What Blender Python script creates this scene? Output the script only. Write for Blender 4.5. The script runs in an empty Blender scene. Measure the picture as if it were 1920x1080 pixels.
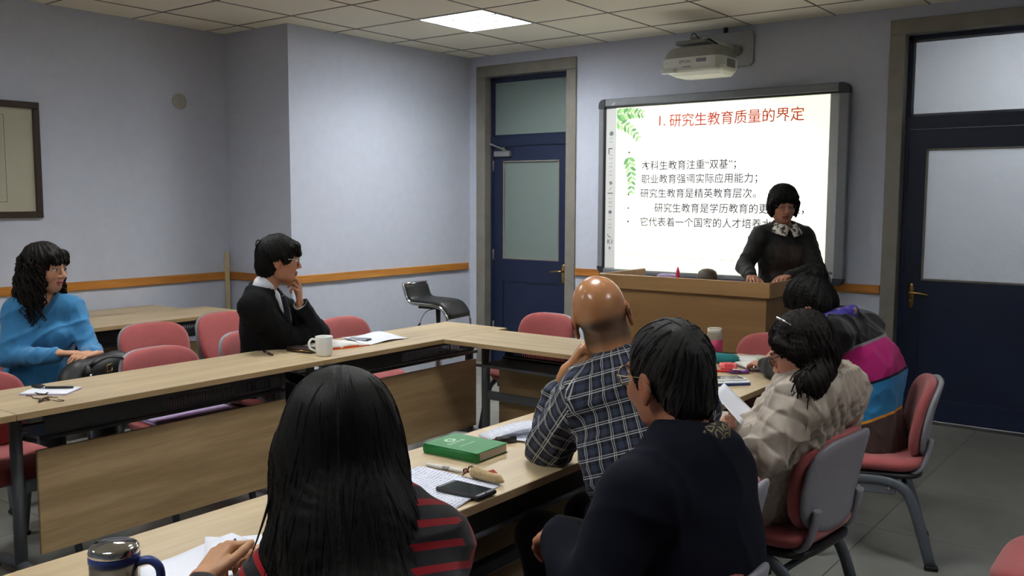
import bpy, math, random
import numpy as np
from mathutils import Vector, Matrix

random.seed(7)
RNG = np.random.RandomState(11)
SC = bpy.context.scene
COL = SC.collection
PI = math.pi

# ---------------------------------------------------------------- camera, world, exposure
cam_data = bpy.data.cameras.new('camera')
cam_data.sensor_width = 36.0
cam_data.lens = 36.0 * 1728.84 / 1920.0
cam_data.clip_start = 0.05
cam = bpy.data.objects.new('camera', cam_data)
COL.objects.link(cam)
YAW, PITCH, ROLL = -0.65184, -0.0950647, 0.0033416
_f = Vector((math.sin(YAW) * math.cos(PITCH), math.cos(YAW) * math.cos(PITCH), math.sin(PITCH)))
_r = Vector((math.cos(YAW), -math.sin(YAW), 0.0))
_u = _r.cross(_f)
_r2 = _r * math.cos(ROLL) + _u * math.sin(ROLL)
_u2 = -_r * math.sin(ROLL) + _u * math.cos(ROLL)
cam.matrix_world = Matrix(((_r2.x, _u2.x, -_f.x, 0.0), (_r2.y, _u2.y, -_f.y, 0.0),
                           (_r2.z, _u2.z, -_f.z, 1.575), (0, 0, 0, 1)))
SC.camera = cam

world = bpy.data.worlds.new('world')
SC.world = world
world.use_nodes = True
world.node_tree.nodes['Background'].inputs[0].default_value = (0.05, 0.055, 0.07, 1)
world.node_tree.nodes['Background'].inputs[1].default_value = 1.0

vs = SC.view_settings
vs.view_transform = 'Standard'
vs.look = 'None'
vs.exposure = 1.30
vs.gamma = 1.0
vs.use_curve_mapping = False

LAMP_POWER = 24.0          # emission strength of a lit ceiling panel
REAR_LAMP = 12.5           # panels behind the camera
SLIDE_POWER = .52        # projected slide
CORRIDOR_POWER = 52.0     # added unseen lamp behind the front wall, brightens the door panes

# ---------------------------------------------------------------- room dimensions
FR = 6.92        # front wall (board, doors)
RECX = -6.61     # left wall
PILX = -5.80     # face of the pier
PILY = 4.73      # pier return
CE = 2.93        # ceiling
RX = 2.6         # right wall
BY = -2.6        # back wall

# ---------------------------------------------------------------- colours and materials
def lin(c):
    c = c / 255.0
    return c / 12.92 if c <= 0.04045 else ((c + 0.055) / 1.055) ** 2.4

def rgb(r, g, b):
    return (lin(r), lin(g), lin(b), 1.0)

class NT:
    def __init__(s, name):
        s.m = bpy.data.materials.new(name)
        s.m.use_nodes = True
        s.t = s.m.node_tree
        s.b = s.t.nodes['Principled BSDF']
        s.out = s.t.nodes['Material Output']
    def n(s, typ, **kw):
        nd = s.t.nodes.new(typ)
        for k, v in kw.items():
            if k.startswith('i_'):
                nd.inputs[k[2:].replace('_', ' ')].default_value = v
            else:
                setattr(nd, k, v)
        return nd
    def l(s, a, b):
        s.t.links.new(a, b)
    def math(s, op, a, b=None, c=None):
        nd = s.t.nodes.new('ShaderNodeMath'); nd.operation = op
        for i, v in enumerate((a, b, c)):
            if v is None: continue
            if hasattr(v, 'is_linked'): s.l(v, nd.inputs[i])
            else: nd.inputs[i].default_value = v
        return nd.outputs[0]
    def ramp(s, fac, stops, interp='LINEAR'):
        nd = s.t.nodes.new('ShaderNodeValToRGB')
        nd.color_ramp.interpolation = interp
        el = nd.color_ramp.elements
        while len(el) < len(stops): el.new(0.5)
        for e, (p, c) in zip(el, stops):
            e.position = p; e.color = c
        s.l(fac, nd.inputs[0])
        return nd.outputs[0]
    def mix(s, fac, a, b, mode='MIX'):
        nd = s.t.nodes.new('ShaderNodeMix'); nd.data_type = 'RGBA'; nd.blend_type = mode
        for sock, v in ((nd.inputs[0], fac), (nd.inputs[6], a), (nd.inputs[7], b)):
            if hasattr(v, 'is_linked'): s.l(v, sock)
            else: sock.default_value = v
        return nd.outputs[2]
    def bump(s, h, strength=0.2, dist=0.002):
        nd = s.n('ShaderNodeBump'); nd.inputs['Strength'].default_value = strength
        nd.inputs['Distance'].default_value = dist
        s.l(h, nd.inputs['Height']); s.l(nd.outputs[0], s.b.inputs['Normal'])
    def noise(s, scale, detail=3, vec=None, rough=0.5):
        nd = s.n('ShaderNodeTexNoise'); nd.inputs['Scale'].default_value = scale
        nd.inputs['Detail'].default_value = detail; nd.inputs['Roughness'].default_value = rough
        if vec is not None: s.l(vec, nd.inputs['Vector'])
        return nd
    def obj(s, sc=(1, 1, 1), rot=(0, 0, 0)):
        tc = s.n('ShaderNodeTexCoord'); mp = s.n('ShaderNodeMapping')
        mp.inputs['Scale'].default_value = sc; mp.inputs['Rotation'].default_value = rot
        s.l(tc.outputs['Object'], mp.inputs['Vector'])
        return mp.outputs[0]

MATS = {}
def plain(name, col, rough=0.5, metal=0.0, var=0.06, scale=30.0, bump=0.0, spec=0.5, coat=0.0):
    """Painted / moulded surface: base colour with slight mottling."""
    if name in MATS: return MATS[name]
    t = NT(name)
    v = t.obj()
    nz = t.noise(scale, 4, v)
    c0 = tuple(max(0, x * (1 - var)) for x in col[:3]) + (1,)
    c1 = tuple(min(1, x * (1 + var)) for x in col[:3]) + (1,)
    t.l(t.ramp(nz.outputs[0], [(0.3, c0), (0.7, c1)]), t.b.inputs['Base Color'])
    t.b.inputs['Roughness'].default_value = rough
    t.b.inputs['Metallic'].default_value = metal
    t.b.inputs['Specular IOR Level'].default_value = spec
    t.b.inputs['Coat Weight'].default_value = coat
    if bump: t.bump(nz.outputs[0], bump, 0.002)
    MATS[name] = t.m
    return t.m

def emit(name, col, power):
    if name in MATS: return MATS[name]
    t = NT(name)
    t.b.inputs['Base Color'].default_value = col
    t.b.inputs['Emission Color'].default_value = col
    t.b.inputs['Emission Strength'].default_value = power
    MATS[name] = t.m
    return t.m

def wood(name, dark, mid, light, scale=1.0, rough=0.42, axis=0):
    if name in MATS: return MATS[name]
    t = NT(name)
    sc = [14.0 * scale] * 3; sc[axis] = 1.1 * scale
    v = t.obj(tuple(sc))
    oi = t.n('ShaderNodeObjectInfo')
    off = t.n('ShaderNodeVectorMath', operation='ADD')
    cmb = t.n('ShaderNodeCombineXYZ')
    r = t.math('MULTIPLY', oi.outputs['Random'], 37.0)
    for i in range(3): t.l(r, cmb.inputs[i])
    t.l(v, off.inputs[0]); t.l(cmb.outputs[0], off.inputs[1])
    n1 = t.noise(1.0, 5, off.outputs[0], 0.62)
    n2 = t.noise(7.0, 3, off.outputs[0], 0.6)
    f = t.math('ADD', t.math('MULTIPLY', n1.outputs[0], 0.8), t.math('MULTIPLY', n2.outputs[0], 0.2))
    t.l(t.ramp(f, [(0.30, dark), (0.5, mid), (0.68, light)]), t.b.inputs['Base Color'])
    t.b.inputs['Roughness'].default_value = rough
    t.bump(n2.outputs[0], 0.06, 0.001)
    MATS[name] = t.m
    return t.m

def fabric(name, col, var=0.12, rough=0.9, scale=260.0, bump=0.25, sheen=0.25):
    if name in MATS: return MATS[name]
    t = NT(name)
    v = t.obj()
    nz = t.noise(scale, 2, v); n2 = t.noise(9.0, 3, v)
    c0 = tuple(x * (1 - var) for x in col[:3]) + (1,)
    c1 = tuple(min(1, x * (1 + var)) for x in col[:3]) + (1,)
    f = t.math('ADD', t.math('MULTIPLY', nz.outputs[0], 0.5), t.math('MULTIPLY', n2.outputs[0], 0.5))
    t.l(t.ramp(f, [(0.35, c0), (0.65, c1)]), t.b.inputs['Base Color'])
    t.b.inputs['Roughness'].default_value = rough
    t.b.inputs['Sheen Weight'].default_value = sheen
    t.b.inputs['Specular IOR Level'].default_value = 0.2
    t.bump(nz.outputs[0], bump, 0.0015)
    MATS[name] = t.m
    return t.m

def vcol(name, rough=0.5, sss=0.0, sheen=0.0, bump=0.12, bscale=350.0, spec=0.4, coat=0.0):
    """Colour from the vertex colour attribute 'Col' (skin tone, lips, printed zones of a garment)."""
    if name in MATS: return MATS[name]
    t = NT(name)
    a = t.n('ShaderNodeVertexColor'); a.layer_name = 'Col'
    nz = t.noise(bscale, 3, t.obj())
    t.l(t.mix(0.12, a.outputs[0], nz.outputs[1], 'SOFT_LIGHT'), t.b.inputs['Base Color'])
    t.b.inputs['Roughness'].default_value = rough
    t.b.inputs['Sheen Weight'].default_value = sheen
    t.b.inputs['Specular IOR Level'].default_value = spec
    t.b.inputs['Coat Weight'].default_value = coat
    if sss:
        t.b.inputs['Subsurface Weight'].default_value = sss
        t.b.inputs['Subsurface Radius'].default_value = (0.9, 0.35, 0.2)
        t.b.inputs['Subsurface Scale'].default_value = 0.006
    t.bump(nz.outputs[0], bump, 0.0008)
    MATS[name] = t.m
    return t.m

WALL = plain('wall_paint', rgb(191, 196, 210), 0.75, var=0.025, scale=14, bump=0.05, spec=0.25)
CEILM = plain('ceiling_tile_board', rgb(236, 231, 214), 0.9, var=0.03, scale=90, bump=0.25, spec=0.1)
DARK = plain('dark_void', rgb(22, 22, 24), 0.9)
FLOORM = plain('floor_tile_stone', rgb(130, 130, 124), 0.34, var=0.10, scale=6, spec=0.45)
GROUT = plain('floor_grout', rgb(60, 60, 58), 0.9)
RAILW = wood('rail_wood', rgb(150, 92, 30), rgb(186, 122, 48), rgb(206, 146, 70), 1.0, 0.4, axis=1)
RAILX = wood('rail_wood_x', rgb(140, 84, 28), rgb(176, 112, 42), rgb(196, 134, 62), 1.0, 0.4, axis=0)
OAK = wood('oak_laminate', rgb(172, 150, 116), rgb(190, 169, 134), rgb(204, 185, 150), 1.0, 0.38, axis=0)
OAKP = wood('oak_panel', rgb(134, 108, 74), rgb(164, 136, 98), rgb(186, 160, 120), 0.8, 0.45, axis=0)
OAKE = wood('oak_edge', rgb(142, 116, 80), rgb(160, 134, 96), rgb(178, 150, 112), 1.0, 0.45, axis=0)
LECT = wood('lectern_veneer', rgb(138, 104, 64), rgb(150, 114, 72), rgb(160, 124, 80), 0.55, 0.42, axis=0)
STEEL = plain('brushed_steel', rgb(138, 133, 124), 0.38, 0.25, var=0.1, scale=8)
DOORB = plain('door_blue_paint', rgb(14, 28, 58), 0.45, var=0.08, scale=5)
CHROME = plain('chrome', rgb(210, 212, 214), 0.08, 1.0, var=0.01)
BRASS = plain('satin_brass', rgb(190, 160, 100), 0.25, 1.0, var=0.03)
GREYM = plain('grey_metal', rgb(98, 101, 107), 0.45, 0.0, var=0.05)
DKMET = plain('black_metal', rgb(30, 31, 34), 0.45, 0.3, var=0.05)
SHELL = plain('grey_plastic_shell', rgb(138, 138, 146), 0.55, var=0.05, scale=60, bump=0.05)
LEGM = plain('chair_leg_grey', rgb(86, 92, 100), 0.42, 0.0, var=0.05)
PINK = fabric('pink_upholstery', rgb(168, 88, 88))
BLACKP = plain('black_plastic', rgb(18, 18, 20), 0.4)
RUBBER = plain('black_rubber', rgb(14, 14, 15), 0.7)
WHITEP = plain('white_plastic', rgb(225, 226, 222), 0.4, var=0.02)
PAPER = plain('white_paper', rgb(228, 230, 240), 0.8, var=0.02, scale=4)
BLACKLEATHER = plain('black_leather', rgb(13, 13, 15), 0.5, var=0.1, scale=120, bump=0.3)

# ---------------------------------------------------------------- object helpers
def tag(o, label=None, cat=None, group=None, kind=None):
    if label: o['label'] = label
    if cat: o['category'] = cat
    if group: o['group'] = group
    if kind: o['kind'] = kind
    return o

def empty(name, loc=(0, 0, 0), rz=0.0, label=None, cat=None, group=None, kind=None, parent=None):
    o = bpy.data.objects.new(name, None)
    o.empty_display_size = 0.1
    COL.objects.link(o)
    o.location = loc
    o.rotation_euler = (0, 0, rz)
    if parent: o.parent = parent
    return tag(o, label, cat, group, kind)

def link(name, me, mat, parent=None, loc=(0, 0, 0), rot=(0, 0, 0)):
    o = bpy.data.objects.new(name, me)
    COL.objects.link(o)
    if mat is not None and len(me.materials) == 0: me.materials.append(mat)
    o.location = loc; o.rotation_euler = rot
    if parent: o.parent = parent
    return o

def copy_tree(o, loc=None, rz=None, parent=None):
    c = o.copy(); COL.objects.link(c); c.parent = parent
    if loc is not None: c.location = loc
    if rz is not None: c.rotation_euler = (0, 0, rz)
    for ch in list(o.children): copy_tree(ch, parent=c)
    return c

class MB:
    """Collects simple shapes; build() links them as ONE mesh object."""
    def __init__(s): s.v = []; s.f = []; s.sm = []
    def _add(s, vs_, fs, smooth=False):
        b = len(s.v); s.v += [tuple(map(float, v)) for v in vs_]
        s.f += [tuple(i + b for i in f) for f in fs]; s.sm += [smooth] * len(fs)
        return s
    def box(s, a, b, bev=0.0):
        (x0, y0, z0), (x1, y1, z1) = a, b
        x0, x1 = min(x0, x1), max(x0, x1); y0, y1 = min(y0, y1), max(y0, y1); z0, z1 = min(z0, z1), max(z0, z1)
        if bev <= 0:
            v = [(x0, y0, z0), (x1, y0, z0), (x1, y1, z0), (x0, y1, z0), (x0, y0, z1), (x1, y0, z1), (x1, y1, z1), (x0, y1, z1)]
            return s._add(v, [(0, 3, 2, 1), (4, 5, 6, 7), (0, 1, 5, 4), (1, 2, 6, 5), (2, 3, 7, 6), (3, 0, 4, 7)])
        bev = min(bev, (x1 - x0) * .49, (y1 - y0) * .49, (z1 - z0) * .49)
        # chamfered box: three inset quads per corner
        v = []; idx = {}
        for ix, X in ((0, x0), (1, x1)):
            for iy, Y in ((0, y0), (1, y1)):
                for iz, Z in ((0, z0), (1, z1)):
                    dx = bev if ix == 0 else -bev; dy = bev if iy == 0 else -bev; dz = bev if iz == 0 else -bev
                    idx[ix, iy, iz, 0] = len(v); v.append((X, Y + dy, Z + dz))
                    idx[ix, iy, iz, 1] = len(v); v.append((X + dx, Y, Z + dz))
                    idx[ix, iy, iz, 2] = len(v); v.append((X + dx, Y + dy, Z))
        f = []
        for i in (0, 1):
            q = [idx[i, 0, 0, 0], idx[i, 1, 0, 0], idx[i, 1, 1, 0], idx[i, 0, 1, 0]]; f.append(q if i else q[::-1])
            q = [idx[0, i, 0, 1], idx[0, i, 1, 1], idx[1, i, 1, 1], idx[1, i, 0, 1]]; f.append(q if i else q[::-1])
            q = [idx[0, 0, i, 2], idx[1, 0, i, 2], idx[1, 1, i, 2], idx[0, 1, i, 2]]; f.append(q if i else q[::-1])
        for i in (0, 1):
            for j in (0, 1):
                f.append([idx[i, j, 0, 0], idx[i, j, 1, 0], idx[i, j, 1, 1], idx[i, j, 0, 1]][::1 if (i + j) % 2 else -1])
                f.append([idx[i, 0, j, 0], idx[i, 1, j, 0], idx[i, 1, j, 2], idx[i, 0, j, 2]][::-1 if (i + j) % 2 else 1])
                f.append([idx[0, i, j, 1], idx[1, i, j, 1], idx[1, i, j, 2], idx[0, i, j, 2]][::1 if (i + j) % 2 else -1])
        for k, (i, j, l) in enumerate([(a_, b_, c_) for a_ in (0, 1) for b_ in (0, 1) for c_ in (0, 1)]):
            t = [idx[i, j, l, 0], idx[i, j, l, 1], idx[i, j, l, 2]]
            f.append(t if (i + j + l) % 2 else t[::-1])
        return s._add(v, f)
    def obox(s, c, ax, half, bev=0.0):
        """Oriented box: centre, three axes, half sizes."""
        m = MB().box((-half[0], -half[1], -half[2]), half, bev)
        ax = [np.array(a, float) / np.linalg.norm(a) for a in ax]
        vs_ = [tuple(np.array(c) + v[0] * ax[0] + v[1] * ax[1] + v[2] * ax[2]) for v in m.v]
        return s._add(vs_, m.f)
    def tube(s, pts, r, n=10, cap=True, flat=None, closed=False):
        P = np.array(pts, float); k = len(P)
        rr = np.full(k, r) if np.isscalar(r) else np.array(r, float)
        T = np.zeros_like(P)
        if closed: T = np.roll(P, -1, 0) - np.roll(P, 1, 0)
        else:
            T[1:-1] = P[2:] - P[:-2]; T[0] = P[1] - P[0]; T[-1] = P[-1] - P[-2]
        T /= np.linalg.norm(T, axis=1)[:, None] + 1e-12
        up = np.array([0, 0, 1.0]) if abs(T[0][2]) < 0.9 else np.array([1.0, 0, 0])
        if flat is not None: up = np.array(flat[0], float)
        A = np.cross(T[0], up); A /= np.linalg.norm(A)
        V = []
        for i in range(k):
            A = A - T[i] * (A @ T[i]); A /= np.linalg.norm(A) + 1e-12
            B = np.cross(T[i], A)
            kx = 1.0 if flat is None else flat[1]
            for j in range(n):
                a = 2 * PI * j / n
                V.append(P[i] + rr[i] * (math.cos(a) * A * kx + math.sin(a) * B))
        F = []
        m = k if closed else k - 1
        for i in range(m):
            for j in range(n):
                a = i * n + j; b = i * n + (j + 1) % n
                i2 = (i + 1) % k
                F.append((a, b, i2 * n + (j + 1) % n, i2 * n + j))
        s._add(V, F, True)
        if cap and not closed:
            b = len(s.v) - len(V)
            s.f.append(tuple(b + j for j in range(n))[::-1]); s.sm.append(False)
            s.f.append(tuple(b + (k - 1) * n + j for j in range(n))); s.sm.append(False)
        return s
    def lathe(s, prof, n=28, c=(0, 0, 0), axis=None, smooth=True):
        V = []
        for r, z in prof:
            for j in range(n):
                a = 2 * PI * j / n
                V.append((c[0] + r * math.cos(a), c[1] + r * math.sin(a), c[2] + z))
        F = [(i * n + j, i * n + (j + 1) % n, (i + 1) * n + (j + 1) % n, (i + 1) * n + j)
             for i in range(len(prof) - 1) for j in range(n)]
        s._add(V, F, smooth)
        b = len(s.v) - len(V)
        if prof[0][0] > 1e-5: s.f.append(tuple(b + j for j in range(n))[::-1]); s.sm.append(False)
        if prof[-1][0] > 1e-5: s.f.append(tuple(b + (len(prof) - 1) * n + j for j in range(n))); s.sm.append(False)
        return s
    def prism(s, poly, z0, z1, ax=None):
        """Extrude a 2-D polygon (x,y) from z0 to z1; ax maps local axes to world."""
        n = len(poly)
        V = [(x, y, z0) for x, y in poly] + [(x, y, z1) for x, y in poly]
        if ax is not None:
            o, X, Y, Z = [np.array(q, float) for q in ax]
            V = [tuple(o + v[0] * X + v[1] * Y + v[2] * Z) for v in V]
        F = [tuple(range(n))[::-1], tuple(range(n, 2 * n))] + [(i, (i + 1) % n, n + (i + 1) % n, n + i) for i in range(n)]
        return s._add(V, F)
    def pillow(s, w, d, t, nexp=4.0, n=40, m=7, fn=None, p=0.55):
        """Cushion: super-ellipse outline with rounded edge; fn bends the points."""
        V = [];
        rows = []
        for i in range(m + 1):
            ph = -PI / 2 + PI * i / m
            sc = 1 - (1 - abs(math.cos(ph)) ** p) * min(1.0, 2.2 * t / min(w, d))
            z = t / 2 * math.copysign(abs(math.sin(ph)) ** 0.9, math.sin(ph))
            rows.append((sc, z))
        for sc, z in rows:
            for j in range(n):
                a = 2 * PI * j / n
                x = math.copysign(abs(math.cos(a)) ** (2 / nexp), math.cos(a)) * d / 2 * sc
                y = math.copysign(abs(math.sin(a)) ** (2 / nexp), math.sin(a)) * w / 2 * sc
                V.append((x, y, z))
        F = [(i * n + j, i * n + (j + 1) % n, (i + 1) * n + (j + 1) % n, (i + 1) * n + j) for i in range(m) for j in range(n)]
        # caps as concentric rings so that bending stays smooth
        for row, zs, flip in ((0, -1, True), (m, 1, False)):
            base = row * n; prev = [base + j for j in range(n)]
            for q in (0.75, 0.5, 0.25):
                cur = []
                for j in range(n):
                    x, y, z = V[base + j]
                    cur.append(len(V)); V.append((x * q, y * q, z))
                for j in range(n):
                    f = (prev[j], prev[(j + 1) % n], cur[(j + 1) % n], cur[j])
                    F.append(f[::-1] if flip else f)
                prev = cur
            F.append(tuple(prev)[::-1] if flip else tuple(prev))
        if fn: V = [fn(*v) for v in V]
        return s._add(V, F, True)
    def mesh(s, name):
        me = bpy.data.meshes.new(name)
        me.from_pydata(s.v, [], s.f)
        me.polygons.foreach_set('use_smooth', s.sm)
        me.update()
        return me
    def build(s, name, mat, parent=None, loc=(0, 0, 0), rot=(0, 0, 0)):
        return link(name, s.mesh(name), mat, parent, loc, rot)

def box(name, a, b, mat, parent=None, bev=0.0, loc=(0, 0, 0), rot=(0, 0, 0)):
    return MB().box(a, b, bev).build(name, mat, parent, loc, rot)

def smooth_path(pts, n=8):
    """Catmull-Rom through the points."""
    P = [np.array(p, float) for p in pts]
    P = [2 * P[0] - P[1]] + P + [2 * P[-1] - P[-2]]
    out = []
    for i in range(1, len(P) - 2):
        for k in range(n):
            t = k / n
            out.append(0.5 * ((2 * P[i]) + (-P[i - 1] + P[i + 1]) * t + (2 * P[i - 1] - 5 * P[i] + 4 * P[i + 1] - P[i + 2]) * t * t
                              + (-P[i - 1] + 3 * P[i] - 3 * P[i + 1] + P[i + 2]) * t ** 3))
    out.append(P[-2])
    return out

def text(name, body, size, mat, parent, loc, rot, align='LEFT', wide=1.0, extrude=0.0, offset=0.0):
    cu = bpy.data.curves.new(name, 'FONT')
    cu.body = body; cu.size = size; cu.align_x = align; cu.align_y = 'BOTTOM_BASELINE' if False else 'BOTTOM'
    cu.extrude = extrude; cu.offset = offset
    cu.materials.append(mat)
    tmp = bpy.data.objects.new(name, cu); COL.objects.link(tmp)
    dg = bpy.context.evaluated_depsgraph_get()
    me = bpy.data.meshes.new_from_object(tmp.evaluated_get(dg))
    bpy.data.objects.remove(tmp)
    if not me.materials: me.materials.append(mat)
    o = bpy.data.objects.new(name, me); COL.objects.link(o)
    o.parent = parent; o.location = loc; o.rotation_euler = rot; o.scale = (wide, 1, 1)
    return o

# ================================================================ ROOM SHELL
def structure(name, mb, mat, label):
    o = mb.build(name, mat); return tag(o, label, None, None, 'structure')

# floor: slab with individual tiles
T = 0.80
floor = structure('floor', MB().box((RECX - .2, BY - .2, -0.10), (RX + .2, FR + 2.2, -0.006)), GROUT, 'grey stone tiled floor')
tile_me = MB().box((0, 0, -0.008), (T - .003, T - .003, 0.0), 0.001).mesh('floor_tile')
tile_me.materials.append(FLOORM)
x0 = -1.235 - T * 8
i = 0
for ix in range(14):
    for iy in range(12):
        X = x0 + ix * T; Y = 6.92 - (iy + 1) * T
        if X > RX or X + T < RECX or Y + T < BY: continue
        link('floor_tile', tile_me, None, floor, (X, Y, 0))

# ceiling: slab with a lattice of square boards
CT = 0.648
LX = lambda i_: (0.6 * i_ - 4.54003) * 1.08
LY = lambda j_: (6.0279 - 0.6 * j_) * 1.08
ceiling = structure('ceiling', MB().box((RECX - .2, BY - .2, CE + 0.10), (RX + .2, FR + 2.2, CE + 0.18)), DARK, 'suspended ceiling of square off-white boards')
ct_me = MB().box((0.006, 0.006, -0.0), (CT - .006, CT - .006, 0.012), 0.002).mesh('ceiling_tile')
ct_me.materials.append(CEILM)
PANELS = [(0, 2), (0, 6), (4, 6), (4, 10), (0, 10), (8, 6)]      # lattice cells that hold lamps
def clipx(i_): return max(LX(i_), RECX)
for i_ in range(-4, 12):
    for j_ in range(-1, 15):
        a, b = LX(i_), LX(i_ + 1); c, d = LY(j_ + 1), LY(j_)
        if (i_, j_ + 1) in PANELS: continue
        if a > RX or b < RECX or d < BY or c > FR: continue
        full = a >= RECX and b <= RX and d <= FR and c >= BY
        if full: link('ceiling_tile', ct_me, None, ceiling, (a, c, CE))
        else:
            MB().box((max(a, RECX) + .003, max(c, BY) + .003, CE), (min(b, RX) - .003, min(d, FR) - .003, CE + .012)).build('ceiling_tile', CEILM, ceiling)

TBAR = plain('ceiling_grid_bar', rgb(104, 102, 94), .6)
for i_ in range(-3, 12):
    if RECX < LX(i_) < RX: box('grid_bar', (-.004, BY, -.003), (.004, FR, .004), TBAR, ceiling, loc=(LX(i_), 0, CE))
for j_ in range(0, 15):
    if BY < LY(j_) < FR: box('grid_bar', (RECX, -.004, -.003), (RX, .004, .004), TBAR, ceiling, loc=(0, LY(j_), CE))
# walls
LT = 0.2
structure('wall_left', MB().box((RECX - LT, BY, 0), (RECX, PILY, CE)), WALL, 'pale lavender painted wall behind the row of tables')
structure('wall_pier', MB().box((RECX - LT, PILY, 0), (PILX, FR + .02, CE)), WALL, 'pale lavender pier that juts out beside the door')
structure('wall_right', MB().box((RX, BY, 0), (RX + LT, FR, CE)), WALL, 'pale lavender wall beside the right-hand door')
structure('wall_back', MB().box((RECX - LT, BY - LT, 0), (RX + LT, BY, CE)), WALL, 'pale lavender wall behind the camera')
D1 = (-5.705, -4.565, 2.835)      # left door: outer frame x0, x1, top
D2 = (-1.915, -0.715, 2.842)
FT = 0.20
wf = MB()
wf.box((PILX - .02, FR, 0), (D1[0] + .03, FR + FT, CE))
wf.box((D1[1] - .03, FR, 0), (D2[0] + .03, FR + FT, CE))
wf.box((D2[1] - .03, FR, 0), (RX + LT, FR + FT, CE))
wf.box((D1[0] + .03, FR, D1[2] - .03), (D1[1] - .03, FR + FT, CE))
wf.box((D2[0] + .03, FR, D2[2] - .03), (D2[1] - .03, FR + FT, CE))
structure('wall_front', wf, WALL, 'pale lavender front wall with the board and two doors')
# corridor behind the doors
co = MB()
co.box((RECX, FR + 2.0, 0), (RX, FR + 2.1, CE)); co.box((RECX - .1, FR + FT, 0), (RECX, FR + 2.1, CE)); co.box((RX, FR + FT, 0), (RX + .1, FR + 2.1, CE))
structure('wall_corridor', co, WALL, 'corridor wall beyond the doors')

# chair rails (wooden boards fixed to the walls)
RZ0, RZ1 = 0.905, 0.968
structure('trim_1', MB().box((RECX, BY + .01, RZ0), (RECX + .022, PILY - .001, RZ1), .003), RAILW, 'orange wood rail board along the left wall')
structure('trim_2', MB().box((RECX + .022, PILY - .022, RZ0), (PILX + .02, PILY, RZ1), .003), RAILX, 'short orange wood rail board on the pier return')
structure('trim_3', MB().box((PILX, PILY + .001, RZ0), (PILX + .022, FR - .04, RZ1), .003), RAILW, 'orange wood rail board along the pier face')
structure('trim_4', MB().box((D1[1] + .005, FR - .022, RZ0), (-4.30, FR, RZ1), .003), RAILX, 'short orange wood rail between door and board')
structure('trim_5', MB().box((-2.30, FR - .022, RZ0), (D2[0] - .005, FR, RZ1), .003), RAILX, 'short orange wood rail between board and right-hand door')

# ---------------------------------------------------------------- doors
def frosted(name, col, trans, diag=False):
    t = NT(name)
    t.b.inputs['Base Color'].default_value = col
    t.b.inputs['Roughness'].default_value = 0.28
    t.b.inputs['Specular IOR Level'].default_value = 0.6
    tr = t.n('ShaderNodeBsdfTranslucent'); tr.inputs[0].default_value = col
    mx = t.n('ShaderNodeMixShader'); mx.inputs[0].default_value = trans
    t.l(t.b.outputs[0], mx.inputs[1]); t.l(tr.outputs[0], mx.inputs[2]); t.l(mx.outputs[0], t.out.inputs[0])
    if diag:
        v = t.obj((1, 1, 1), (0, PI / 4, 0))
        w = t.n('ShaderNodeTexWave'); w.inputs['Scale'].default_value = 22; w.bands_direction = 'X'; t.l(v, w.inputs['Vector'])
        w2 = t.n('ShaderNodeTexWave'); w2.inputs['Scale'].default_value = 22; w2.bands_direction = 'Z'; t.l(v, w2.inputs['Vector'])
        t.bump(t.math('ADD', w.outputs[1], w2.outputs[1]), 0.35, 0.004)
    else:
        t.bump(t.noise(60, 3, t.obj()).outputs[0], 0.15, 0.002)
    return t.m
PANE_L = frosted('frosted_pane_plain', rgb(150, 166, 160), 0.45)
PANE_R = frosted('frosted_pane_ribbed', rgb(196, 200, 204), 0.5, True)

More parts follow.
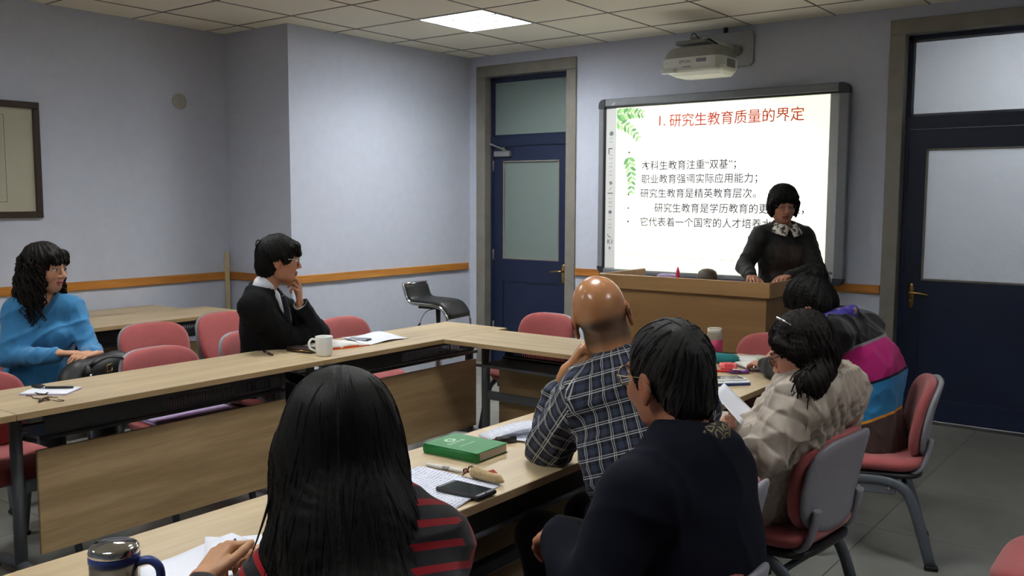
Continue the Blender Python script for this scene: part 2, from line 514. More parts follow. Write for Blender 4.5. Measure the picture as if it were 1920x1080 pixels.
def door(name, D, pane_mat, handle_left, label, closer=False):
    x0, x1, zt = D
    root = empty(name, ((x0 + x1) / 2, FR, 0), label=label, kind='structure')
    ox = (x0 + x1) / 2
    fw = 0.105; pr = 0.02
    def B(n, a, b, m, par=root, bev=0.0):
        return box(n, (a[0] - ox, a[1] - FR, a[2]), (b[0] - ox, b[1] - FR, b[2]), m, par, bev)
    # steel casing: three boards with return into the opening
    for n, xa, xb in (('casing', x0, x0 + fw), ('casing', x1 - fw, x1)):
        m = MB().box((xa - ox, -pr, 0), (xb - ox, .0, zt - fw), .003)
        xi = xb - ox - .012 if xa == x0 else xa - ox
        m.box((xi, -.004, 0), (xi + .012, .12, zt - fw))
        m.build('casing', STEEL, root)
    m = MB().box((x0 - ox, -pr, zt - fw + .002), (x1 - ox, 0, zt), .003)
    m.box((x0 + fw - ox, -.004, zt - fw + .002), (x1 - fw - ox, .12, zt - fw + .014))
    m.build('casing', STEEL, root)
    # recessed blue frame
    ix0, ix1, iz = x0 + fw, x1 - fw, zt - fw
    yb = FR + 0.075
    st = 0.045
    fm = MB()
    fm.box((ix0 - ox, .075, 0), (ix0 + .028 - ox, .13, iz)); fm.box((ix1 - .028 - ox, .075, 0), (ix1 - ox, .13, iz))
    fm.box((ix0 - ox, .075, iz - .03), (ix1 - ox, .13, iz))
    fm.box((ix0 - ox, .070, 2.085), (ix1 - ox, .13, 2.175))
    fm.build('frame', DOORB, root)
    # transom light
    tr_ = B('transom_sash', (0, 0, 0), (0, 0, 0), DOORB) if False else None
    B('pane', (ix0 + .028, yb + .018, 2.175), (ix1 - .028, yb + .026, iz - .03), pane_mat)
    sm = MB()
    for a, b in (((ix0 + .028, 2.175), (ix0 + .046, iz - .03)), ((ix1 - .046, 2.175), (ix1 - .028, iz - .03)), ((ix0 + .028, 2.175), (ix1 - .028, 2.193)), ((ix0 + .028, iz - .048), (ix1 - .028, iz - .03))):
        sm.box((a[0] - ox, .084, a[1]), (b[0] - ox, .092, b[1]), .002)
    sm.build('transom_bead', DOORB if closer else plain('bead_grey', rgb(120, 124, 140), .5), root)
    # leaf
    lx0, lx1, lz0, lz1 = ix0 + .030, ix1 - .030, .008, 2.082
    gx0, gx1, gz0, gz1 = lx0 + .115, lx1 - .105, 1.012, 1.945
    lf = MB()
    lf.box((lx0 - ox, .082, lz0), (gx0 - ox, .122, lz1)); lf.box((gx1 - ox, .082, lz0), (lx1 - ox, .122, lz1))
    lf.box((gx0 - ox, .082, gz1), (gx1 - ox, .122, lz1)); lf.box((gx0 - ox, .082, .80), (gx1 - ox, .122, gz0))
    lf.box((gx0 - ox, .082, lz0), (gx1 - ox, .122, .16))
    leaf = lf.build('leaf', DOORB, root)
    MB().box((gx0 - ox, .090, .16), (gx1 - ox, .114, .80)).build('leaf_panel', DOORB, leaf)
    bd = MB()
    for a, b in (((gx0, gz0), (gx0 + .014, gz1)), ((gx1 - .014, gz0), (gx1, gz1)), ((gx0, gz0), (gx1, gz0 + .014)), ((gx0, gz1 - .014), (gx1, gz1))):
        bd.box((a[0] - ox, .079, a[1]), (b[0] - ox, .10, b[1]), .003)
    bd.build('glazing_bead', STEEL, leaf)
    MB().box((gx0 - ox, .096, gz0), (gx1 - ox, .104, gz1)).build('pane', pane_mat, leaf)
    for z in (.35, 1.05, 1.9):
        hx = (lx1 if handle_left else lx0) - ox
        MB().tube([(hx, .078, z - .05), (hx, .078, z + .05)], .007, 8).build('hinge', STEEL, leaf)
    # lever handle on a long brass plate
    hx = (lx0 + .055 if handle_left else lx1 - .045) - ox
    sg = 1 if handle_left else -1
    hp = MB()
    pl = [(hx + .022 * math.copysign(abs(math.cos(a)) ** .6, math.cos(a)), .90 + .092 * math.copysign(abs(math.sin(a)) ** .8, math.sin(a))) for a in [2 * PI * q / 20 for q in range(20)]]
    V = [(x, .082, z) for x, z in pl] + [(x, .074, z) for x, z in pl] + [(hx + (x - hx) * .7, .070, .90 + (z - .90) * .9) for x, z in pl]
    F = [(i_, (i_ + 1) % 20, 20 + (i_ + 1) % 20, 20 + i_) for i_ in range(20)] + [(20 + i_, 20 + (i_ + 1) % 20, 40 + (i_ + 1) % 20, 40 + i_) for i_ in range(20)] + [tuple(range(40, 60))]
    hp._add(V, F, True)
    h = hp.build('handle_plate', BRASS, leaf)
    MB().tube(smooth_path([(hx, .074, .925), (hx, .035, .925), (hx + sg * .03, .024, .925), (hx + sg * .075, .026, .922), (hx + sg * .125, .032, .914)], 5),
              [.011] * 6 + [.010] * 5 + [.009] * 5 + [.006] * 5, 10).build('lever', BRASS, h)
    MB().lathe([(0, 0), (.009, 0), (.009, .006), (.006, .009), (0, .009)], 14).build('keyhole', STEEL, h, (hx, .072, .865), (PI / 2, 0, 0))
    if closer:
        c = MB().box((lx0 + .03 - ox, .038, 1.985), (lx0 + .22 - ox, .082, 2.04), .006).build('closer_body', plain('silver_paint', rgb(150, 150, 150), .35, .7), leaf)
        MB().obox((lx0 + .10 - ox, .02, 2.075), ((.93, -.1, -.30), (.1, 1, 0), (.3, 0, .95)), (.11, .010, .006), .002).build('closer_arm', STEEL, c)
        MB().lathe([(0, 0), (.012, 0), (.012, .04), (0, .04)], 12).build('closer_pivot', STEEL, c, (lx0 + .14 - ox, .055, 2.035))
    return root

door('door_1', D1, PANE_L, False, 'dark blue door with frosted pane beside the pier', True)
door('door_2', D2, PANE_R, True, 'dark blue door with ribbed frosted pane at the room end')

# unseen fill lamp, added in the corridor to brighten the frosted panes
cl = empty('corridor_fill_lamp', (-0.7, FR + 1.1, CE - .03), label='unseen fill lamp added in the corridor to brighten the frosted door panes', cat='ceiling lamp')
MB().box((-.3, -.3, -.01), (.3, .3, .03)).build('diffuser', emit('corridor_fill_light', (1, .98, .95, 1), CORRIDOR_POWER), cl)

# ---------------------------------------------------------------- ceiling lamps
def lamp(i_, j_, power, label):
    cx, cy = (LX(i_) + LX(i_ + 1)) / 2, (LY(j_) + LY(j_ - 1)) / 2
    r = empty('ceiling_lamp', (cx, cy, CE), label=label, cat='ceiling lamp', group='recessed ceiling lamps')
    h = CT / 2 - .004
    m = MB()
    for a, b in (((-h, -h), (h, -h + .02)), ((-h, h - .02), (h, h)), ((-h, -h + .02), (-h + .02, h - .02)), ((h - .02, -h + .02), (h, h - .02))):
        m.box((a[0], a[1], -.004), (b[0], b[1], .012))
    m.build('frame', plain('lamp_frame_white', rgb(205, 205, 205), .4), r)
    MB().box((-h, -h, .050), (h, h, .056)).build('diffuser', emit('panel_%d' % int(power * 10), (0.985, 1.0, 0.99, 1), power), r)
    sk = MB()
    for a, b in (((-h, -h), (h, -h + .004)), ((-h, h - .004), (h, h)), ((-h, -h), (-h + .004, h)), ((h - .004, -h), (h, h))):
        sk.box((a[0], a[1], .012), (b[0], b[1], .05))
    wing = plain('louvre_aluminium', rgb(225, 228, 232), .3, .3)
    sk.build('skirt', wing, r)
    for q in (-.105, .105):
        MB().prism([(-.016, .004), (.016, .004), (.003, .045), (-.003, .045)], -h + .02, h - .02, ((0, q, 0), (0, 1, 0), (0, 0, 1), (1, 0, 0))).build('louvre', wing, r)
    for q in range(-3, 4):
        MB().box((q * .085 - .0012, -h + .02, .006), (q * .085 + .0012, h - .02, .04)).build('louvre', wing, r)
    return r
lamp(0, 2, LAMP_POWER, 'lit square ceiling lamp between the pier and the projector')
for (i_, j_), lb in zip(PANELS[1:], ('lit square ceiling lamp above the tables by the pier', 'lit square ceiling lamp above the middle of the room',
                                   'lit square ceiling lamp behind the camera over the floor', 'lit square ceiling lamp behind the camera by the left wall', 'lit square ceiling lamp near the right wall')):
    lamp(i_, j_, REAR_LAMP, lb)

# ================================================================ INTERACTIVE BOARD
YB = 6.845
def slide_mat():
    t = NT('slide_light')
    tc = t.n('ShaderNodeTexCoord')
    sep = t.n('ShaderNodeSeparateXYZ'); t.l(tc.outputs['Object'], sep.inputs[0])
    dx = t.math('MULTIPLY', sep.outputs[0], 1.0); dz = t.math('MULTIPLY', sep.outputs[2], 1.25)
    d = t.math('SQRT', t.math('ADD', t.math('MULTIPLY', dx, dx), t.math('MULTIPLY', dz, dz)))
    c = t.ramp(d, [(0.0, (1, 1, .99, 1)), (0.55, (1, 1, .95, 1)), (1.0, (.86, .87, .64, 1))])
    t.l(c, t.b.inputs['Base Color']); t.l(c, t.b.inputs['Emission Color'])
    t.b.inputs['Emission Strength'].default_value = SLIDE_POWER
    t.b.inputs['Roughness'].default_value = 0.5
    return t.m
BX0, BX1, BZ0, BZ1 = -4.277, -2.160, .953, 2.432
bcx, bcz = (BX0 + BX1) / 2, (BZ0 + BZ1) / 2
board = empty('interactive_whiteboard', (bcx, YB, BZ0), label='wide wall-mounted interactive whiteboard in a grey frame behind the lectern', cat='whiteboard')
FRG = plain('board_frame_grey', rgb(122, 125, 131), .38, .05, var=.04)
FRD = plain('board_corner_dark', rgb(44, 48, 58), .45)
def bb(n, x0, x1, y0, y1, z0, z1, m, par=board, bev=0.0):
    return box(n, (x0 - bcx, y0 - YB, z0 - BZ0), (x1 - bcx, y1 - YB, z1 - BZ0), m, par, bev)
fw = .062
bb('backing', BX0 + .02, BX1 - .02, YB + .008, FR - .001, BZ0 + .02, BZ1 - .02, FRD)
bb('writing_surface', BX0 + fw, BX1 - fw, YB + .002, YB + .008, BZ0 + .03, BZ1 - .05, plain('board_surface', rgb(186, 188, 190), .45, var=.01))
bb('frame_bar', BX0 + .06, BX1 - .06, YB - .022, YB + .03, BZ1 - fw, BZ1, FRG, bev=.006)
bb('frame_bar', BX0 + .05, BX1 - .05, YB - .022, YB + .03, BZ0, BZ0 + .035, FRG, bev=.006)
bb('frame_bar', BX0, BX0 + .05, YB - .022, YB + .03, BZ0 + .05, BZ1 - .075, FRG, bev=.006)
bb('frame_bar', BX1 - .075, BX1, YB - .022, YB + .03, BZ0 + .05, BZ1 - .075, FRG, bev=.006)
bb('inner_lip', BX0 + .05, BX0 + .064, YB - .012, YB + .006, BZ0 + .04, BZ1 - .06, BLACKP)
bb('inner_lip', BX0 + .05, BX1 - .075, YB - .012, YB + .006, BZ1 - .073, BZ1 - .06, BLACKP)
for sx, sz in ((0, 1), (1, 1), (0, 0), (1, 0)):
    X = BX0 if sx == 0 else BX1; Z = BZ1 if sz else BZ0
    w = .062 if sx == 0 else .078; hh = .078 if sz else .052; r = .05
    pts = [(0, 0), (w, 0), (w, hh)]
    arc = [(w - w + r - r * math.cos(a), hh - r + r * math.sin(a)) for a in [PI / 2 * q / 8 for q in range(9)]]
    poly = [(0, 0), (w, 0), (w, hh)] + arc[::-1]
    poly = [(X + (px if sx == 0 else -px) - bcx, (Z - hh + pz if sz else Z + hh - pz) - BZ0) for px, pz in poly]
    MB().prism(poly, -.026, .034, ((0, 0, 0), (1, 0, 0), (0, 0, 1), (0, 1, 0))).build('corner_cap', FRD, board)
SX0, SX1, SZ0, SZ1 = -4.112, -2.303, .990, 2.354
scx, scz = (SX0 + SX1) / 2, (SZ0 + SZ1) / 2
slide = MB().box((SX0 - scx, -.001, SZ0 - scz), (SX1 - scx, .001, SZ1 - scz)).build('slide', slide_mat(), board, (scx - bcx, 0, scz - BZ0))
slide['label'] = 'bright projected slide with Chinese text and green fern corner'
tbx0, tbx1 = -4.212, -4.114
toolbar = MB().box((tbx0 - bcx, -.001, .994 - BZ0), (tbx1 - bcx, .001, 2.352 - BZ0)).build('toolbar', emit('toolbar_grey', rgb(178, 180, 178), .24), board)
RX90 = (PI / 2, 0, 0)
RED = emit('slide_red', rgb(206, 66, 34), .16)
GREY = emit('slide_grey', rgb(78, 80, 78), .08)
GREY2 = emit('slide_lightgrey', rgb(170, 172, 166), .30)
def stext(body, x, z, size, mat, n='slide_text', wide=1.0, off=0.0, par=slide):
    if par is slide: return text(n, body, size, mat, par, (x - scx, -.0035, z - scz), RX90, wide=wide, offset=off)
    return text(n, body, size, mat, par, (x - bcx, -.0035, z - BZ0), RX90, wide=wide, offset=off)
stext('1.', -3.725, 2.166, .115, RED, off=.0006)
stext('研究生教育质量的界定', -3.612, 2.160, .1125, RED, off=.0006)
stext('本科生教育注重“双基”；', -3.862, 1.818, .0825, GREY, off=.0007)
stext('职业教育强调实际应用能力；', -3.862, 1.706, .0825, GREY, off=.0007)
stext('研究生教育是精英教育层次。', -3.870, 1.588, .0825, GREY, off=.0007)
stext('研究生教育是学历教育的更高层次，', -3.735, 1.468, .0825, GREY, off=.0007)
stext('它代表着一个国家的人才培养水平', -3.870, 1.352, .0825, GREY, off=.0007)
stext('K1', -4.190, 1.192, .055, emit('toolbar_black', rgb(36, 38, 40), .03), par=board, n='toolbar_text')
stext('×', -4.178, 1.135, .055, emit('toolbar_black', rgb(36, 38, 40), .03), par=board, n='toolbar_text')
def flat(n, pts, mat, par=slide, y=-.0025):
    c = (scx, scz) if par is slide else (bcx, BZ0)
    V = [(x - c[0], y, z - c[1]) for x, z in pts]
    return MB()._add(V, [tuple(range(len(V)))]).build(n, mat, par)
for z in (1.978, 1.741, 1.624, 1.511, 1.398):
    flat('bullet', [(-3.983 + .009 * math.cos(a), z + .009 * math.sin(a)) for a in [2 * PI * q / 12 for q in range(12)]], GREY)
flat('slide_rule', [(-4.083, 1.116), (-2.31, 1.101), (-2.31, 1.097), (-4.083, 1.112)], GREY2)
# toolbar pictograms
TB = emit('toolbar_icon', rgb(110, 114, 112), .10); TK = emit('toolbar_black', rgb(36, 38, 40), .03)
def tb(pts, m=TB): flat('toolbar_icon', pts, m, board)
tb([(-4.178, 2.148), (-4.158, 2.166), (-4.138, 2.152), (-4.140, 2.132), (-4.160, 2.122), (-4.177, 2.132)])
tb([(-4.185, 2.020), (-4.145, 2.020), (-4.145, 2.013), (-4.178, 2.013), (-4.178, 1.97), (-4.185, 1.97)], TK)
tb([(-4.176, 1.735), (-4.150, 1.740), (-4.142, 1.715), (-4.166, 1.705)])
tb([(-4.190, 1.640), (-4.138, 1.640), (-4.138, 1.633), (-4.190, 1.633)], TK)
tb([(-4.18, 1.662), (-4.15, 1.69), (-4.147, 1.687), (-4.177, 1.659)])
tb([(-4.185, 1.29), (-4.18, 1.29), (-4.178, 1.27), (-4.15, 1.26), (-4.15, 1.255), (-4.182, 1.265)], TK)
for z in (2.07, 1.93, 1.86, 1.79, 1.56, 1.52, 1.41, 1.34):
    tb([(-4.180, z), (-4.145, z), (-4.145, z + .004), (-4.180, z + .004)])
    tb([(-4.180, z + .03), (-4.145, z + .03), (-4.145, z + .033), (-4.180, z + .033)])
for q in range(1):
    ring = [(-4.162 + .018 * math.cos(a), 1.475 + .016 * math.sin(a)) for a in [2 * PI * k / 12 for k in range(12)]]
    tb(ring)
# fern leaves printed on the slide
GR = [emit('fern_%d' % k, c, .32) for k, c in enumerate((rgb(96, 150, 96), rgb(126, 176, 112), rgb(164, 204, 140), rgb(110, 136, 104)))]
def fern(p0, p1, bend, n, ln, m0):
    p0 = np.array(p0); p1 = np.array(p1); d = p1 - p0; L = np.linalg.norm(d); d /= L; nn = np.array((-d[1], d[0]))
    spine = [p0 + d * L * t + nn * bend * math.sin(PI * t) for t in np.linspace(0, 1, n)]
    for k in range(n - 1):
        a = spine[k]; b = spine[k + 1]; t = (b - a) / np.linalg.norm(b - a); q = np.array((-t[1], t[0]))
        flat('fern_stem', [tuple(a - q * .0025), tuple(b - q * .002), tuple(b + q * .002), tuple(a + q * .0025)], GR[3], y=-.003)
        l_ = ln * (1 - .55 * k / n)
        for s_ in (-1, 1):
            dr = t * .75 + q * s_ * .9; dr /= np.linalg.norm(dr); w = np.array((-dr[1], dr[0])) * l_ * .24
            pts = [a, a + dr * l_ * .35 + w, a + dr * l_ * .75 + w * .7, a + dr * l_, a + dr * l_ * .75 - w * .7, a + dr * l_ * .35 - w]
            pts = [(min(max(x, SX0 + .002), SX1), min(z, SZ1 - .003)) for x, z in pts]
            flat('fern_leaflet', pts, GR[(m0 + k + (s_ > 0)) % 3], y=-.0026 - .0002 * (k % 3))
fern((-4.108, 2.300), (-3.842, 2.288), .012, 9, .085, 0)
fern((-4.105, 2.240), (-3.882, 2.074), .022, 8, .075, 1)
fern((-3.990, 1.935), (-3.960, 1.615), .018, 9, .078, 0)
# makers' marks on the frame
MK = plain('mark_silver', rgb(176, 178, 182), .4)
MK2 = plain('mark_grey', rgb(140, 142, 148), .4)
mk = lambda body, x, z, s, m: text('frame_mark', body, s, m, board, (x - bcx, -.0235, z - BZ0), RX90)
mk('HiteVision', -2.43, 2.388, .030, MK2)
mk('鸿合科技', -4.105, 2.378, .024, MK2)
MB()._add([(-4.150 - bcx, -.0232, 2.376 - BZ0), (-4.125 - bcx, -.0232, 2.378 - BZ0), (-4.108 - bcx, -.0232, 2.402 - BZ0), (-4.138 - bcx, -.0232, 2.398 - BZ0)], [(0, 1, 2, 3)]).build('frame_mark', MK, board)

# ================================================================ PROJECTOR ON ITS WALL ARM
PW = plain('projector_white', rgb(196, 198, 190), .45, var=.02)
PG = plain('projector_grey', rgb(128, 128, 124), .5)
plate = empty('projector_mount', (-3.15, FR, 2.62), label='grey wall plate with round arm holding the projector', cat='mount')
pp = [(x, z) for x, z in [(-.26, .0), (.20, 0), (.225, .025), (.225, .24), (.20, .265), (-.26, .265)]]
MB().prism(pp, -.035, 0, ((0, 0, 0), (1, 0, 0), (0, 0, 1), (0, 1, 0))).build('wall_plate', plain('mount_plate', rgb(160, 161, 164), .5), plate)
MB().tube([(.10, -.03, .12), (.10, -.10, .12)], .040, 18).build('arm_collar', PG, plate)
MB().tube([(.08, -.05, .125), (-.03, -.38, .155)], .033, 18).build('arm', PW, plate)
MB().box((-.20, -.50, .125), (.05, -.30, .155), .006).build('tilt_bracket', PG, plate)
MB().box((-.10, -.46, .155), (-.03, -.40, .185), .006).build('adjuster', PG, plate)
MB().tube(smooth_path([(-.05, -.44, .175), (-.02, -.46, .15), (.05, -.45, .155), (.09, -.42, .13), (.12, -.30, .09)], 6), .006, 8).build('cable', RUBBER, plate)
MB().tube(smooth_path([(-.09, -.46, .19), (-.06, -.47, .205), (-.02, -.47, .165)], 6), .004, 8).build('cable', RUBBER, plate)
MB().box((-.03, -.02, .265), (-.0, -.005, .31)).build('cable', RUBBER, plate)

proj = empty('projector', (-3.15, 6.44, 2.50), label='white short-throw projector mounted above the whiteboard', cat='projector')
# body: outline in plan, chamfered towards the top
def ringbox(outline_levels):
    n = len(outline_levels[0][0]); V = []; F = []
    for poly, z in outline_levels: V += [(x, y, z) for x, y in poly]
    for k in range(len(outline_levels) - 1):
        F += [(k * n + i_, k * n + (i_ + 1) % n, (k + 1) * n + (i_ + 1) % n, (k + 1) * n + i_) for i_ in range(n)]
    F += [tuple(range(n))[::-1], tuple(range((len(outline_levels) - 1) * n, len(outline_levels) * n))]
    return MB()._add(V, F)
def rr(w, d, r, cx=0, cy=0, n=5):
    out = []
    for sx, sy, a0 in ((1, 1, 0), (-1, 1, PI / 2), (-1, -1, PI), (1, -1, 1.5 * PI)):
        for q in range(n + 1):
            a = a0 + PI / 2 * q / n
            out.append((cx + sx * (w / 2 - r) + r * math.cos(a), cy + sy * (d / 2 - r) + r * math.sin(a)))
    return out
ringbox([(rr(.38, .24, .05, .02, .02), .0), (rr(.44, .30, .06, .01, .0), .022), (rr(.47, .33, .06), .035)]).build('underside', plain('projector_under', rgb(222, 226, 205), .4, var=.02), proj)
ringbox([(rr(.47, .33, .06), .035), (rr(.485, .34, .06), .06), (rr(.485, .34, .06), .118), (rr(.475, .33, .06), .126)]).build('body', PW, proj)
ringbox([(rr(.475, .33, .06), .127), (rr(.45, .30, .06), .17), (rr(.40, .25, .06), .205), (rr(.38, .23, .06), .21)]).build('top_cover', PG, proj)
ringbox([(rr(.12, .05, .02, -.17, -.165), .018), (rr(.13, .06, .02, -.17, -.165), .05)]).build('lens_cover', PW, proj)
MB().box((.05, -.173, .085), (.13, -.168, .112), .002).build('sensor_window', plain('projector_window', rgb(120, 112, 122), .3), proj)
for q in range(9):
    MB().box((.2435, -.06 + q * .016, .05), (.2465, -.052 + q * .016, .11)).build('vent_slat', PG, proj)
MARKB = plain('mark_black', rgb(32, 32, 36), .5)
text('maker_mark', 'EPSON', .030, MARKB, proj, (-.085, -.1712, .078), RX90)
text('model_mark', 'λ', .026, MARKB, proj, (-.195, -.1712, .078), RX90)
MB().box((-.06, -.1725, .052), (.01, -.1695, .060)).build('model_mark', PG, proj)

# ================================================================ LECTERN
lx0, lx1, ly0, ly1 = -3.335, -2.125, 5.35, 5.985
lec = empty('lectern', ((lx0 + lx1) / 2, (ly0 + ly1) / 2, 0), label='wide wooden lectern desk with a raised rim in front of the board', cat='lectern')
hw, hd = (lx1 - lx0) / 2, (ly1 - ly0) / 2
LECT2 = wood('lectern_rim', rgb(156, 118, 74), rgb(170, 132, 86), rgb(182, 144, 98), .55, .4, axis=0)
MB().box((-hw + .03, -hd + .03, .06), (hw - .03, -hd + .05, .985), .002).build('front_panel', LECT, lec)
for s_ in (-1, 1):
    x = s_ * (hw - .03)
    MB().box((x - .01 * s_ - .01, -hd + .05, .0), (x - .01 * s_ + .01, hd - .05, .985), .002).build('side_panel', LECT, lec)
MB().box((-hw + .05, -hd + .06, 0), (hw - .05, hd - .08, .06)).build('plinth', LECT, lec)
MB().box((-hw + .016, -hd + .016, .985), (hw - .016, hd - .01, 1.01), .003).build('desk_top', LECT2, lec)
MB().box((-hw, -hd, .985), (hw, -hd + .018, 1.08), .003).build('rim', LECT2, lec)
for s_ in (-1, 1):
    a = -hw if s_ < 0 else hw - .018
    MB().box((a, -hd + .018, .985), (a + .018, hd - .02, 1.08), .003).build('rim', LECT2, lec)
# things on the lectern
def on_lectern(x, y): return (x, y, 1.0105)
o = empty('desk_microphone', on_lectern(-2.72, 5.74), label='dark rounded gadget on the lectern near the speaker', cat='gadget')
MB().lathe([(.001, .11), (.035, .105), (.058, .09), (.07, .06), (.072, .0), (0, 0)][::-1], 24).build('dome', plain('gadget_brown', rgb(84, 74, 62), .5), o)
o = empty('tissue_pack', on_lectern(-3.02, 5.74), label='lilac tissue pack lying on the lectern', cat='tissues')
MB().pillow(.09, .15, .06, 5, fn=lambda x, y, z: (x, y, z + .03)).build('wrapper', plain('lilac_wrap', rgb(150, 130, 180), .35), o)
o = empty('pink_marker', on_lectern(-2.90, 5.66), label='small pink marker cap standing on the lectern', cat='marker')
MB().lathe([(0, 0), (.013, 0), (.013, .085), (.008, .10), (.004, .115), (0, .116)], 16).build('cap', plain('hot_pink', rgb(226, 60, 110), .4), o)

# ================================================================ TABLES
TL, TW, TH = 1.538, .52, .75
def perforated():
    m = MB()
    z0, z1 = .615, .690
    m.box((-.60, .1185, z0), (.60, .1215, z0 + .012)); m.box((-.60, .1185, z1 - .012), (.60, .1215, z1))
    m.box((0.06, .1185, z0), (.60, .1215, z1))
    m.box((-.60, .1185, z0), (-.53, .1215, z1))
    for q in range(40):
        x = -.52 + q * .0145
        m.box((x, .1185, z0 + .012), (x + .0075, .1215, z1 - .012))
    return m
def make_table(shelf=True):
    r = empty('training_table', (0, 0, 0))
    MB().box((-TL / 2 + .001, -TW / 2 + .002, TH - .025), (TL / 2 - .001, TW / 2 - .002, TH), .002).build('tabletop', OAK, r)
    m = MB()
    for a, b in (((-TL / 2 + .001, -TW / 2), (TL / 2 - .001, -TW / 2 + .002)), ((-TL / 2 + .001, TW / 2 - .002), (TL / 2 - .001, TW / 2))):
        m.box((a[0], a[1], TH - .025), (b[0], b[1], TH - .001))
    m.build('edge_band', OAKE, r)
    for s_ in (-1, 1):
        x = s_ * .672
        lg = MB().tube([(x, .02, .05), (x, .02, TH - .06)], .030, 14, flat=((0, 1, 0), .8)).build('leg', GREYM, r)
        MB().box((x - .03, -.20, TH - .06), (x + .03, .20, TH - .026), .006).build('support_bracket', GREYM, lg)
        ft = MB().tube([(x, -.235, .035), (x, -.12, .055), (x, 0, .065), (x, .12, .055), (x, .235, .035)], .024, 10).build('foot', GREYM, r)
        for yy in (-.22, .22):
            MB().lathe([(0, 0), (.022, 0), (.024, .012), (.012, .022), (0, .022)], 12).build('glide', RUBBER, ft, (x, yy, .001))
    MB().box((-.632, .098, .115), (.632, .114, .552), .002).build('modesty_panel', OAKP, r)
    MB().box((-.645, -.005, .36), (.645, .03, .41), .006).build('crossbar', GREYM, r)
    for z in (.700, .603):
        MB().tube([(-.62, .125, z), (.62, .125, z)], .010, 10).build('shelf_rail', DKMET, r)
    MB().tube([(-.60, -.16, .60), (.60, -.16, .60)], .009, 10).build('shelf_rail', GREYM, r)
    MB().box((-.60, -.16, .596), (.60, .12, .600)).build('shelf', DKMET, r)
    perforated().build('shelf_back', plain('perforated_steel', rgb(62, 64, 70), .4, .5), r)
    return r
TG = 'light oak training tables'
tb0 = make_table()
HP = PI / 2
spots = [
    ((-3.876, 3.920), -HP, 'light oak table by the pier with the white mug and papers on it'),
    ((-3.876, 2.380), -HP, 'light oak table with the keys, in front of the person in blue'),
    ((-3.876, .840), -HP, 'light oak table at the left picture edge, mostly outside the picture'),
    ((-2.847, 4.330), 0.0, 'light oak cross table joining the two rows near the lectern'),
    ((-1.818, 3.920), HP, 'light oak table with the open notebook and pencil case'),
    ((-1.818, 2.380), HP, 'light oak table with the green book on it'),
    ((-1.818, .840), HP, 'light oak table in the foreground with the steel mug'),
    ((-5.935, 3.430), -HP, 'light oak table of the second row, behind the chairs at the pier'),
    ((-5.935, 1.890), -HP, 'light oak table of the second row behind the person in blue'),
]
for k, ((x, y), rz, lb) in enumerate(spots):
    t_ = tb0 if k == 0 else copy_tree(tb0)
    t_.location = (x, y, 0); t_.rotation_euler = (0, 0, rz)
    tag(t_, lb, 'table', TG)
# narrower tables against the wall
wt = empty('wall_table', (-6.403, 3.23, 0), label='narrow light oak table pushed against the left wall', cat='table')
def narrow(root):
    MB().box((-.188, -.77, .725), (.188, .77, .75), .002).build('tabletop', wood('oak_laminate_y', rgb(150, 126, 92), rgb(184, 160, 122), rgb(205, 184, 148), 1.0, .38, axis=1), root)
    for yy in (-.66, .66):
        MB().tube([(0, yy, .03), (0, yy, .725)], .028, 12).build('leg', GREYM, root)
        MB().box((-.16, yy - .025, .0), (.16, yy + .025, .04), .006).build('foot', GREYM, root)
    MB().box((-.14, -.63, .115), (-.125, .63, .55), .002).build('modesty_panel', OAKP, root)
narrow(wt)
w2 = copy_tree(wt, (-6.403, 1.68, 0)); w2['label'] = 'narrow light oak wall table at the left picture edge under the picture'

